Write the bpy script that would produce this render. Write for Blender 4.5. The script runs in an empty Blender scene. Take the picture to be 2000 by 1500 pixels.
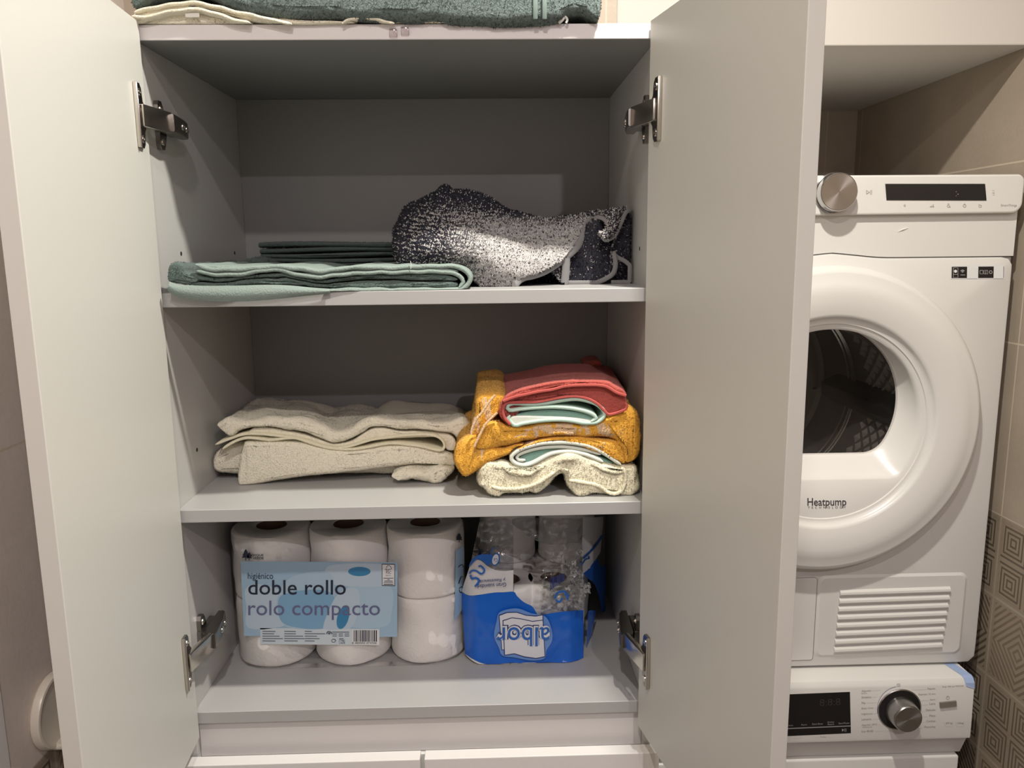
import bpy, bmesh, math, random
import numpy as np
from mathutils import Matrix, Vector

random.seed(7); rng = np.random.default_rng(7)
sc = bpy.context.scene
COL = sc.collection
OFF = 1.83                      # height of the cabinet's top board underside above the floor

# ------------------------------------------------------------------ camera
CAM_P = np.array([0.37863, -0.91376, -0.22774 + OFF])
YAW, PITCH, ROLL, FPX = 0.0278, 0.1699, -0.0107, 1532.7
def cam_axes():
    cy, sy = math.cos(YAW), math.sin(YAW); cp, sp = math.cos(PITCH), math.sin(PITCH); cr, sr = math.cos(ROLL), math.sin(ROLL)
    f = np.array([sy*cp, cy*cp, -sp]); r = np.array([cy, -sy, 0.0]); u = np.cross(r, f)
    return cr*r + sr*u, -sr*r + cr*u, f
CR, CU, CF = cam_axes()
cd = bpy.data.cameras.new('camera'); cam = bpy.data.objects.new('camera', cd); COL.objects.link(cam)
cam.matrix_world = Matrix(((CR[0], CU[0], -CF[0], CAM_P[0]), (CR[1], CU[1], -CF[1], CAM_P[1]), (CR[2], CU[2], -CF[2], CAM_P[2]), (0, 0, 0, 1)))
cd.sensor_width = 36.0; cd.lens = 36.0*FPX/2000.0; cd.clip_start = 0.02
sc.camera = cam
# ------------------------------------------------------------------ light and exposure
sc.view_settings.view_transform = 'Standard'; sc.view_settings.look = 'None'
sc.view_settings.gamma = 1.0; sc.view_settings.exposure = 0.0; sc.view_settings.use_curve_mapping = False
w = bpy.data.worlds.new('world'); sc.world = w; w.use_nodes = True
w.node_tree.nodes['Background'].inputs[0].default_value = (0.9, 0.9, 1.0, 1); w.node_tree.nodes['Background'].inputs[1].default_value = 0.05
def downlight(name, loc, size, power, color):
    ld = bpy.data.lights.new(name, 'AREA'); ld.shape = 'DISK'; ld.size = size; ld.energy = power; ld.color = color
    o = bpy.data.objects.new(name, ld); COL.objects.link(o); o.location = loc
    return o
downlight('ceiling_lamp', (0.62, -0.26, OFF + 0.57), 0.05, 17.0, (1.0, 0.95, 0.85))
downlight('ceiling_lamp', (0.32, -1.02, OFF + 0.60), 0.05, 9.0, (1.0, 0.93, 0.86))  # added fill lamp to lift the towel fronts, placed and powered for effect
downlight('ceiling_lamp', (0.90, -1.80, OFF + 0.60), 0.05, 14.0, (1.0, 0.89, 0.95))

# ------------------------------------------------------------------ helpers
def at(px, py, ax, c):
    """the point where the sight line through photo pixel (px, py) meets the plane ax = c (z in metres above the floor)"""
    d = CF + (px-1000)/FPX*CR - (py-750)/FPX*CU
    i = 'xyz'.index(ax); t = (c - CAM_P[i])/d[i]
    return CAM_P + t*d
def Z(v): return v + OFF

class G:                                                       # node graph helper
    def __init__(s, name):
        s.m = bpy.data.materials.new(name); s.m.use_nodes = True; s.t = s.m.node_tree; s.b = s.t.nodes['Principled BSDF']
    def n(s, typ, **kw):
        x = s.t.nodes.new(typ)
        for k, v in kw.items(): setattr(x, k, v)
        return x
    def put(s, sock, v):
        if isinstance(v, (int, float)): sock.default_value = v
        elif isinstance(v, (tuple, list)): sock.default_value = (*v, 1) if len(v) == 3 and sock.type == 'RGBA' else v
        else: s.t.links.new(v, sock)
    def M(s, op, *a):
        x = s.n('ShaderNodeMath', operation=op)
        for i, v in enumerate(a): s.put(x.inputs[i], v)
        return x.outputs[0]
    def mix(s, f, a, b):
        x = s.n('ShaderNodeMix', data_type='RGBA'); s.put(x.inputs[0], f); s.put(x.inputs[6], a); s.put(x.inputs[7], b)
        return x.outputs[2]
    def noise(s, scale, detail=3, vec=None, rough=0.5):
        x = s.n('ShaderNodeTexNoise'); x.inputs['Scale'].default_value = scale; x.inputs['Detail'].default_value = detail; x.inputs['Roughness'].default_value = rough
        s.t.links.new(vec if vec is not None else s.obj(), x.inputs['Vector'])
        return x.outputs[0]
    def obj(s):
        if not hasattr(s, 'tc'): s.tc = s.n('ShaderNodeTexCoord')
        return s.tc.outputs['Object']
    def xyz(s):
        x = s.n('ShaderNodeSeparateXYZ'); s.t.links.new(s.obj(), x.inputs[0]); return x.outputs
    def attr(s, name='val'):
        return s.n('ShaderNodeAttribute', attribute_name=name).outputs['Fac']
    def bump(s, h, strength=0.3, dist=0.002):
        x = s.n('ShaderNodeBump'); x.inputs['Strength'].default_value = strength; x.inputs['Distance'].default_value = dist
        s.t.links.new(h, x.inputs['Height']); s.t.links.new(x.outputs[0], s.b.inputs['Normal'])
    def set(s, **kw):
        for k, v in kw.items(): s.put(s.b.inputs[k.replace('_', ' ')], v)
        return s

def plain(name, col, rough=0.5, metal=0.0, grain=None, var=0.0, spec=0.5):
    g = G(name); g.set(Roughness=rough, Metallic=metal); g.b.inputs['Specular IOR Level'].default_value = spec
    if var:
        f = g.noise(6.0, 4)
        g.set(Base_Color=g.mix(f, tuple(c*(1-var) for c in col), tuple(min(1, c*(1+var)) for c in col)))
    else: g.set(Base_Color=col)
    if grain: g.bump(g.noise(grain[0], 2), grain[1], grain[2])
    return g.m
def terry(name, c0, c1, rough=0.95, sheen=0.15):
    g = G(name); v = g.attr(); n = g.noise(480, 3)
    g.set(Base_Color=g.mix(g.M('ADD', g.M('MULTIPLY', v, 0.6), g.M('MULTIPLY', n, 0.4)), c0, c1), Roughness=rough)
    g.b.inputs['Specular IOR Level'].default_value = 0.1
    g.b.inputs['Sheen Weight'].default_value = sheen
    g.bump(g.noise(430, 3, rough=0.7), 0.9, 0.0026)
    return g.m
def film(name, col, clear, rough=0.12, bump=None):
    g = G(name); g.t.nodes.remove(g.b)
    tr = g.n('ShaderNodeBsdfTransparent'); tr.inputs[0].default_value = (*col, 1)
    gl = g.n('ShaderNodeBsdfGlossy'); gl.inputs['Roughness'].default_value = rough; gl.inputs[0].default_value = (1, 1, 1, 1)
    fr = g.n('ShaderNodeFresnel'); fr.inputs[0].default_value = 1.45
    if bump:
        b = g.n('ShaderNodeBump'); b.inputs['Strength'].default_value = bump[1]; b.inputs['Distance'].default_value = bump[2]
        vo = g.n('ShaderNodeTexVoronoi', feature='F1'); vo.inputs['Scale'].default_value = bump[0]; g.t.links.new(g.obj(), vo.inputs['Vector'])
        nn = g.noise(bump[0]*0.6, 4)
        g.t.links.new(g.M('ADD', vo.outputs['Distance'], nn), b.inputs['Height'])
        g.t.links.new(b.outputs[0], gl.inputs['Normal']); g.t.links.new(b.outputs[0], fr.inputs['Normal'])
    mx = g.n('ShaderNodeMixShader'); g.t.links.new(g.M('MULTIPLY', fr.outputs[0], clear), mx.inputs[0])
    g.t.links.new(tr.outputs[0], mx.inputs[1]); g.t.links.new(gl.outputs[0], mx.inputs[2])
    g.t.links.new(mx.outputs[0], g.t.nodes['Material Output'].inputs[0])
    return g.m
def tile(name, uaxis, rows, zp, plainw, uoff, small=0.148, tone=(1.0, 1.0, 1.0)):
    """plain stone tiles above zp, small patterned tiles below it"""
    g = G(name); X = g.xyz(); u = X['XYZ'.index(uaxis.upper())]; z = X[2]
    M = g.M
    fr = lambda a: M('FRACT', a); ab = lambda a: M('ABSOLUTE', a)
    su = M('DIVIDE', M('SUBTRACT', u, uoff), small); sv = M('DIVIDE', M('SUBTRACT', z, zp), small)
    fu, fv = fr(su), fr(sv)
    cv = g.n('ShaderNodeCombineXYZ'); g.put(cv.inputs[0], M('FLOOR', su)); g.put(cv.inputs[1], M('FLOOR', sv))
    wn = g.n('ShaderNodeTexWhiteNoise', noise_dimensions='3D'); g.t.links.new(cv.outputs[0], wn.inputs[0]); r = wn.outputs[0]
    cv2 = g.n('ShaderNodeCombineXYZ'); g.put(cv2.inputs[0], M('FLOOR', su)); g.put(cv2.inputs[1], M('FLOOR', sv)); cv2.inputs[2].default_value = 5.3
    wn2 = g.n('ShaderNodeTexWhiteNoise', noise_dimensions='3D'); g.t.links.new(cv2.outputs[0], wn2.inputs[0]); r2 = wn2.outputs[0]
    cu, cv_ = ab(M('SUBTRACT', fu, 0.5)), ab(M('SUBTRACT', fv, 0.5))
    lines = lambda d, k: M('GREATER_THAN', fr(M('MULTIPLY', d, k)), 0.56)
    hu, hv = fr(M('MULTIPLY', fu, 2)), fr(M('MULTIPLY', fv, 2))
    qu, qv = ab(M('SUBTRACT', hu, 0.5)), ab(M('SUBTRACT', hv, 0.5))
    pA = lines(M('MAXIMUM', qu, qv), 9.0)                       # four nests of squares
    d1 = M('ADD', cu, cv_)
    st = M('DIVIDE', M('FLOOR', M('MULTIPLY', fu, 18)), 18)      # stepped diamonds
    d2 = M('ADD', ab(M('SUBTRACT', st, 0.5)), M('MULTIPLY', cv_, 0.6))
    pB = lines(d1, 11.0); pC = lines(d2, 11.0)
    # key pattern: squares nests offset against diamond bands
    pD = lines(M('MAXIMUM', M('MULTIPLY', d1, 0.75), M('MULTIPLY', M('MAXIMUM', qu, qv), 0.9)), 11.0)
    sel = lambda a, t, b: M('ADD', M('MULTIPLY', M('LESS_THAN', r, t), a), M('MULTIPLY', M('GREATER_THAN', r, t), b))
    pat = sel(pA, 0.35, sel(pB, 0.6, sel(pD, 0.85, pC)))
    edge = M('MINIMUM', M('MINIMUM', fu, M('SUBTRACT', 1, fu)), M('MINIMUM', fv, M('SUBTRACT', 1, fv)))
    pat = M('MULTIPLY', pat, M('GREATER_THAN', edge, 0.05))
    n1 = g.noise(14, 5); n2 = g.noise(160, 3)
    nn = M('ADD', M('MULTIPLY', n1, 0.7), M('MULTIPLY', n2, 0.3))
    base = g.mix(nn, (0.22, 0.175, 0.13), (0.36, 0.30, 0.23))
    dark = g.mix(r2, (0.04, 0.03, 0.022), (0.17, 0.13, 0.095))
    c = g.mix(M('MULTIPLY', pat, 0.85), base, dark)
    c = g.mix(M('LESS_THAN', edge, 0.014), c, (0.36, 0.31, 0.25))
    pu, pv = fr(M('DIVIDE', M('SUBTRACT', u, uoff), plainw)), fr(M('DIVIDE', M('SUBTRACT', z, zp), rows))
    e2u = M('MULTIPLY', M('MINIMUM', pu, M('SUBTRACT', 1, pu)), plainw); e2v = M('MULTIPLY', M('MINIMUM', pv, M('SUBTRACT', 1, pv)), rows)
    e2 = M('MINIMUM', e2u, e2v)
    mul = lambda c_: tuple(a_*b_ for a_, b_ in zip(c_, tone))
    pl = g.mix(nn, mul((0.40, 0.33, 0.265)), mul((0.56, 0.475, 0.39)))
    pl = g.mix(M('LESS_THAN', e2, 0.0014), pl, (0.58, 0.5, 0.40))
    up = M('GREATER_THAN', z, zp)
    g.set(Base_Color=g.mix(up, c, pl), Roughness=0.55)
    g.bump(M('ADD', n2, M('GREATER_THAN', M('MINIMUM', e2, M('MULTIPLY', edge, 0.15)), 0.0014)), 0.15, 0.002)
    return g.m

# value noise for shaping meshes
_T = rng.random((32, 32, 32))
def vnoise(P, s):
    P = np.asarray(P)*s; i = np.floor(P).astype(int); f = P - i; f = f*f*(3-2*f); r = 0
    for dx in (0, 1):
        for dy in (0, 1):
            for dz in (0, 1):
                wgt = (f[:, 0] if dx else 1-f[:, 0])*(f[:, 1] if dy else 1-f[:, 1])*(f[:, 2] if dz else 1-f[:, 2])
                r = r + wgt*_T[(i[:, 0]+dx) % 32, (i[:, 1]+dy) % 32, (i[:, 2]+dz) % 32]
    return r*2 - 1

def tag(o, label=None, cat=None, group=None, kind=None):
    for k, v in (('label', label), ('category', cat), ('group', group), ('kind', kind)):
        if v: o[k] = v
    return o
def thing(name, label, cat, loc, group=None):
    o = bpy.data.objects.new(name, None); COL.objects.link(o); o.location = loc; o.empty_display_size = 0.03
    return tag(o, label, cat, group)
def wpos(o):
    v = np.array(o.location)
    while o.parent: o = o.parent; v = v + np.array(o.location)
    return v

class MB:
    def __init__(s): s.v = []; s.f = []; s.mi = []; s.val = []; s.n = 0
    def add(s, V, F, mi=0, val=0.5):
        b = s.n; V = [tuple(map(float, p)) for p in V]
        s.v += V; s.n += len(V); s.val += ([val]*len(V) if np.isscalar(val) else list(val))
        s.f += [tuple(i + b for i in f) for f in F]; s.mi += [mi]*len(F)
        return b
    def bm(s, bm, mi=0, M=None):
        bm.verts.ensure_lookup_table(); bm.verts.index_update()
        V = [(M @ v.co) if M else v.co.copy() for v in bm.verts]
        s.add(V, [[v.index for v in f.verts] for f in bm.faces], mi); bm.free()
    def rbox(s, x0, x1, y0, y1, z0, z1, r=0.002, seg=2, mi=0, M=None):
        bm = bmesh.new(); bmesh.ops.create_cube(bm, size=1)
        for v in bm.verts: v.co = Vector(((x0+x1)/2 + v.co.x*(x1-x0), (y0+y1)/2 + v.co.y*(y1-y0), (z0+z1)/2 + v.co.z*(z1-z0)))
        r = min(r, 0.49*min(abs(x1-x0), abs(y1-y0), abs(z1-z0)))
        if r > 0: bmesh.ops.bevel(bm, geom=list(bm.edges), offset=r, segments=seg, profile=0.5, affect='EDGES')
        s.bm(bm, mi, M)
    def grid(s, P, closed_u=False, closed_v=False, mi=0, val=0.5, flip=False):
        P = np.asarray(P, float); a, b = P.shape[:2]; F = []
        for i in range(a if closed_u else a-1):
            for j in range(b if closed_v else b-1):
                q = (i*b+j, ((i+1) % a)*b+j, ((i+1) % a)*b+(j+1) % b, i*b+(j+1) % b)
                F.append(q[::-1] if flip else q)
        s.add(P.reshape(-1, 3), F, mi, val if np.isscalar(val) else np.asarray(val).reshape(-1))
    def lathe(s, prof, c, ax=(0, -1, 0), seg=64, mi=0, a0=0, cap=True):
        """prof: (r, h) along axis ax from centre c"""
        ax = Vector(ax).normalized(); u = ax.orthogonal().normalized(); v = ax.cross(u); c = Vector(c)
        P = [[c + ax*h + (u*math.cos(2*math.pi*k/seg) + v*math.sin(2*math.pi*k/seg))*r for k in range(seg)] for r, h in prof]
        s.grid([[tuple(p) for p in row] for row in P], closed_v=True, mi=mi)
        if cap:
            for row, fl in ((P[0], True), (P[-1], False)):
                if (row[0]-row[seg//2]).length > 1e-5: s.add(row, [list(range(seg))[::-1] if fl else list(range(seg))], mi)
    def tube(s, pts, r, seg=8, mi=0, flat=1.0, val=0.5, up=(0, -1, 0)):
        pts = [Vector(p) for p in pts]; rows = []
        for i, p in enumerate(pts):
            t = (pts[min(i+1, len(pts)-1)] - pts[max(i-1, 0)]).normalized(); a = Vector(up).cross(t)
            if a.length < 1e-4: a = t.orthogonal()
            a.normalize(); b = t.cross(a); rr = r if np.isscalar(r) else r[i]
            rows.append([tuple(p + a*math.cos(2*math.pi*k/seg)*rr + b*math.sin(2*math.pi*k/seg)*rr*flat) for k in range(seg)])
        s.grid(rows, closed_v=True, mi=mi, val=val)
        s.add(rows[0], [list(range(seg))[::-1]], mi, val); s.add(rows[-1], [list(range(seg))], mi, val)
    def prism(s, poly, d, mi=0):
        """poly: list of 3-D points, pushed along vector d"""
        n = len(poly); A = [Vector(p) for p in poly]; B = [p + Vector(d) for p in A]
        s.add(A + B, [list(range(n)), list(range(2*n-1, n-1, -1))] + [(i, i+n, (i+1) % n+n, (i+1) % n) for i in range(n)], mi)
    def build(s, name, mats, parent=None, smooth=True, angle=38, label=None, loc=None):
        V = np.array(s.v)
        if parent is not None: o0 = wpos(parent)
        elif loc is not None: o0 = np.array(loc)
        else:
            o0 = np.array([V[:, 0].mean(), V[:, 1].mean(), V[:, 2].min()])
        me = bpy.data.meshes.new(name); me.from_pydata((V - o0).tolist(), [], s.f); me.update()
        for m in (mats if isinstance(mats, (list, tuple)) else [mats]): me.materials.append(m)
        me.polygons.foreach_set('material_index', s.mi)
        a = me.attributes.new('val', 'FLOAT', 'POINT'); a.data.foreach_set('value', s.val)
        bm = bmesh.new(); bm.from_mesh(me)
        bmesh.ops.recalc_face_normals(bm, faces=[f for f in bm.faces]) if getattr(s, 'recalc', True) else None
        bm.to_mesh(me); bm.free()
        if smooth:
            me.polygons.foreach_set('use_smooth', [True]*len(me.polygons)); me.set_sharp_from_angle(angle=math.radians(angle))
        if hasattr(s, 'cn'):                                    # terry loops shade with the cloth they grow from
            N = np.zeros((len(V), 3))
            for i0, n_ in s.cn: N[i0:i0+len(n_)] = n_/np.linalg.norm(n_, axis=1, keepdims=True)
            me.normals_split_custom_set_from_vertices(N.tolist())
        o = bpy.data.objects.new(name, me); COL.objects.link(o)
        if parent is not None: o.parent = parent
        else: o.location = o0
        if label: o['label'] = label
        return o

def crom(P, n=6, closed=False):
    """Catmull-Rom through the points, n samples per segment"""
    P = np.asarray(P, float); N = len(P); out = []
    rngi = range(N if closed else N-1)
    for i in rngi:
        if closed: a, b, c, d = P[(i-1) % N], P[i], P[(i+1) % N], P[(i+2) % N]
        else: a, b, c, d = P[max(i-1, 0)], P[i], P[i+1], P[min(i+2, N-1)]
        for k in range(n):
            t = k/n
            out.append(0.5*((2*b) + (c-a)*t + (2*a-5*b+4*c-d)*t*t + (3*b-a-3*c+d)*t**3))
    if not closed: out.append(P[-1])
    return np.array(out)
def resample(P, n):
    P = np.asarray(P, float); s = np.r_[0, np.cumsum(np.linalg.norm(np.diff(P, axis=0), axis=1))]
    t = np.linspace(0, s[-1], n)
    return np.stack([np.interp(t, s, P[:, k]) for k in range(P.shape[1])], 1)
def crop(scale, ox, oy, pts):                                   # close-up coordinates to photo coordinates
    return [(ox + x/scale, oy + y/scale) for x, y in pts]

def lump(mb, front, y0, y1, back=None, r=0.008, zmin=None, wob=0.002, val=0.5, seg=5, rise=0.0, mi=0, samp=5, K=5, ws=28):
    """a soft solid: closed outline (photo pixels) standing at depth y0, running back to y1, rounded at the front"""
    f = y0 if callable(y0) else (lambda px: y0)
    A = np.array([at(px, py, 'y', f(px)) for px, py in crom(front, samp, True)])
    ar = np.sum(A[:, 0]*np.roll(A[:, 2], -1) - np.roll(A[:, 0], -1)*A[:, 2])
    if back is not None: B = np.array([at(px, py, 'y', y1) for px, py in crom(back, samp, True)])
    else: B = A.copy(); B[:, 1] = y1; B[:, 2] += rise*(A[:, 2]-A[:, 2].min())/(np.ptp(A[:, 2])+1e-6)
    if ar < 0: A = A[::-1]; B = B[::-1]
    T = np.roll(A, -1, 0) - np.roll(A, 1, 0); L = np.hypot(T[:, 0], T[:, 2]) + 1e-9
    nx, nz = T[:, 2]/L, -T[:, 0]/L                              # outward
    for _ in range(3):
        nx = (np.roll(nx, 1) + 2*nx + np.roll(nx, -1))/4; nz = (np.roll(nz, 1) + 2*nz + np.roll(nz, -1))/4
    # keep the rounding smaller than the local thickness
    dx = A[None, :, 0]-A[:, None, 0]; dz_ = A[None, :, 2]-A[:, None, 2]; dd = np.hypot(dx, dz_) + 1e-9
    ahead = (-(dx*nx[:, None] + dz_*nz[:, None]))/dd > 0.6
    loc_t = np.where(ahead, dd, 1.0).min(1); lim = np.minimum(r, 0.34*loc_t)
    for _ in range(4): lim = np.minimum(lim, (np.roll(lim, 1) + 2*lim + np.roll(lim, -1))/4)
    rn = lim/max(r, 1e-9)
    rows = []
    def ring(inset, y, t):
        inset = inset*rn
        R = A*(1-t) + B*t; R = R.copy(); R[:, 0] -= nx*inset; R[:, 2] -= nz*inset; R[:, 1] = A[:, 1]*(1-t) + y1*t + y
        rows.append(R)
    for k in range(K+1):
        a = k/K*math.pi/2; ring(r*(1-math.sin(a)), r*(1-math.cos(a)), 0)
    ny = max(3, int((y1 - A[:, 1].mean())/0.012))
    for k in range(1, ny+1):
        t = k/ny; ring(0, r*(1-t), t)
    ring(r*0.6, 0.004, 1)
    P = np.array(rows); sh = P.shape; Q = P.reshape(-1, 3)
    if wob:
        for k in range(3): Q[:, k] += wob*(vnoise(Q + 3.7*k, ws) + 0.5*vnoise(Q + 9.1*k, ws*3))*(0.6 if k == 0 else 1)
    if zmin is not None: Q[:, 2] = np.where(Q[:, 1] > -0.003, np.maximum(Q[:, 2], zmin + 0.0006), Q[:, 2])
    if P[:, :, 2].max() < Z(0): Q[:, 0] = np.clip(Q[:, 0], 0.003, 0.5645)
    P = Q.reshape(sh)
    mb.grid(P, closed_v=True, mi=mi, val=val)
    n = sh[1]
    for R in (P[0], P[-1]):
        m_ = bmesh.new(); vs = [m_.verts.new(p) for p in R]; m_.faces.new(vs); bmesh.ops.triangulate(m_, faces=m_.faces[:], ngon_method='BEAUTY'); m_.verts.index_update()
        mb.add(R, [[v.index for v in f_.verts] for f_ in m_.faces], mi, val); m_.free()

def ribbon(mb, line, y0, y1, t=0.004, zmin=None, wob=0.0012, val=0.5, samp=5, mi=0, ws=30, scal=0.0):
    """a folded cloth seen edge-on: open centre line (photo pixels) at depth y0, thickness t, running back to y1"""
    f = y0 if callable(y0) else (lambda px: y0)
    C = np.array([at(px, py, 'y', f(px)) for px, py in crom(line, samp)])
    C = resample(C, max(24, int(np.sum(np.linalg.norm(np.diff(C, axis=0), axis=1))/0.004)))
    T = np.gradient(C, axis=0); L = np.hypot(T[:, 0], T[:, 2]) + 1e-9
    N = np.stack([-T[:, 2]/L, np.zeros(len(L)), T[:, 0]/L], 1)
    tt = np.full(len(C), t/2); tt[0] *= 0.4; tt[-1] *= 0.4
    if scal: C[:, 2] += scal*np.sin(np.arange(len(C))*0.9)
    loop = np.concatenate([C + N*tt[:, None], (C - N*tt[:, None])[::-1]])
    ctr = np.concatenate([C, C[::-1]])
    rows = []
    for k, (sc_, dy) in enumerate(((0.35, 0), (0.75, 0.0006), (1, 0.002))):
        R = ctr + (loop-ctr)*sc_; R = R.copy(); R[:, 1] += dy*(t/0.004); rows.append(R)
    ny = max(3, int((y1 - C[:, 1].mean())/0.015))
    for k in range(1, ny+1):
        R = loop.copy(); q = k/ny; R[:, 1] = (loop[:, 1]+0.002)*(1-q) + y1*q; rows.append(R)
    P = np.array(rows); sh = P.shape; Q = P.reshape(-1, 3)
    if wob:
        for k in (1, 2): Q[:, k] += wob*(vnoise(Q + 5.7*k, ws) + 0.5*vnoise(Q + 2.1*k, ws*3))
    if zmin is not None: Q[:, 2] = np.where(Q[:, 1] > -0.003, np.maximum(Q[:, 2], zmin + 0.0006), Q[:, 2])
    P = Q.reshape(sh)
    mb.grid(P, closed_v=True, mi=mi, val=val); n = sh[1]; m = len(C)
    F = [(i, i+1, n-2-i, n-1-i) for i in range(m-1)]
    mb.add(P[0], F, mi, val); mb.add(P[-1], [q[::-1] for q in F], mi, val)

def coons(B, T, L, R, nu, nv):
    B, T = resample(crom(B), nu), resample(crom(T), nu); L, R = resample(crom(L), nv), resample(crom(R), nv)
    u = np.linspace(0, 1, nu)[None, :, None]; v = np.linspace(0, 1, nv)[:, None, None]
    return (1-v)*B[None] + v*T[None] + (1-u)*L[:, None] + u*R[:, None] - ((1-u)*(1-v)*B[0] + u*(1-v)*B[-1] + (1-u)*v*T[0] + u*v*T[-1])

def sheet(mb, P, t, val=0.5, mi=0):
    """a grid of points given thickness t and a rounded rim"""
    P = np.asarray(P, float); du = np.gradient(P, axis=0); dv = np.gradient(P, axis=1)
    N = np.cross(du, dv); N /= (np.linalg.norm(N, axis=2, keepdims=True) + 1e-12)
    A, B = P + N*t/2, P - N*t/2
    a, b = P.shape[:2]
    mb.grid(A, mi=mi, val=val); mb.grid(B, mi=mi, val=val, flip=True)
    idx = [(0, j) for j in range(b)] + [(i, b-1) for i in range(1, a)] + [(a-1, j) for j in range(b-2, -1, -1)] + [(i, 0) for i in range(a-2, 0, -1)]
    V0 = [A[i] for i in idx]; V1 = [B[i] for i in idx]
    vv = 0.5 if np.isscalar(val) else np.array([val[i] for i in idx])
    mb.grid(np.array([V0, V1]), closed_v=True, mi=mi, val=0.5 if np.isscalar(val) else np.concatenate([vv, vv]))

def tufts(mb, dens, length=0.003, width=0.0009, fval=None, lean=0.7, ymax=None, mi=None, keep=None):
    """loops of terry: small leaning spikes all over the surface built so far"""
    V = np.array(mb.v); tri = []; tm = []
    for f, m in zip(mb.f, mb.mi):
        if len(f) > 4: 
            c = V[list(f)].mean(0); 
            continue
        for k in range(1, len(f)-1): tri.append((f[0], f[k], f[k+1])); tm.append(m)
    tri = np.array(tri); tm = np.array(tm); a, b, c = V[tri[:, 0]], V[tri[:, 1]], V[tri[:, 2]]
    n = np.cross(b-a, c-a); ar = np.linalg.norm(n, axis=1)/2; n /= (2*ar[:, None] + 1e-15)
    cnt = rng.poisson(ar*dens); I = np.repeat(np.arange(len(tri)), cnt)
    if keep is not None: I = I[keep(tm[I])]
    r1, r2 = np.sqrt(rng.random(len(I))), rng.random(len(I))
    p = a[I]*(1-r1)[:, None] + b[I]*(r1*(1-r2))[:, None] + c[I]*(r1*r2)[:, None]
    nn = n[I]
    ctr = V.mean(0)
    if ymax is not None:
        k = p[:, 1] < ymax; p, nn, I = p[k], nn[k], I[k]
    # outward: keep the normal as wound; faces are recalculated later, so test against neighbours through the mesh builder's own orientation
    sgn = mb.outsign(p, nn) if hasattr(mb, 'outsign') else np.ones(len(p))
    nn = nn*sgn[:, None]
    d = nn + rng.normal(0, lean/1.7, (len(p), 3)); d[:, 2] -= 0.25; d /= np.linalg.norm(d, axis=1)[:, None]
    side = np.cross(d, rng.normal(0, 1, (len(p), 3))); side /= np.linalg.norm(side, axis=1)[:, None]
    up2 = np.cross(d, side); L = length*(0.6 + 0.8*rng.random(len(p)))[:, None]; wd = width
    base = p - nn*0.0006
    q = np.stack([base + side*wd, base - 0.5*side*wd + 0.87*up2*wd, base - 0.5*side*wd - 0.87*up2*wd, base + d*L], 1)
    val = fval(p) if fval is not None else rng.random(len(p))
    F = []; b0 = 0
    M = len(p); ar4 = np.arange(M)*4
    F = np.concatenate([np.stack([ar4, ar4+1, ar4+3], 1), np.stack([ar4+1, ar4+2, ar4+3], 1), np.stack([ar4+2, ar4, ar4+3], 1)])
    bidx = mb.n
    if not hasattr(mb, 'cn'): mb.cn = []
    mb.cn.append((bidx, np.repeat(nn + 0.75*d, 4, axis=0)))
    mb.v += [tuple(x) for x in q.reshape(-1, 3).tolist()]; mb.n += 4*M; mb.val += np.repeat(val, 4).tolist()
    mb.f += [tuple(x) for x in (F + bidx).tolist()]
    mb.mi += ([mi]*len(F) if mi is not None else np.tile(tm[I], 3).tolist())

def fix(mb):
    """weld the pieces of a builder and orient its faces outwards before tufts are sown"""
    me = bpy.data.meshes.new('tmp'); me.from_pydata(mb.v, [], mb.f); me.polygons.foreach_set('material_index', mb.mi)
    at_ = me.attributes.new('val', 'FLOAT', 'POINT'); at_.data.foreach_set('value', mb.val)
    bm = bmesh.new(); bm.from_mesh(me); bpy.data.meshes.remove(me)
    bmesh.ops.remove_doubles(bm, verts=bm.verts[:], dist=2e-6)
    bmesh.ops.recalc_face_normals(bm, faces=bm.faces[:]); bm.verts.index_update(); bm.faces.ensure_lookup_table()
    ly = bm.verts.layers.float['val']
    mb.v = [tuple(v.co) for v in bm.verts]; mb.val = [v[ly] for v in bm.verts]; mb.n = len(mb.v)
    mb.f = [tuple(v.index for v in f.verts) for f in bm.faces]; mb.mi = [f.material_index for f in bm.faces]; bm.free()
    mb.recalc = False
    return mb

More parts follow.
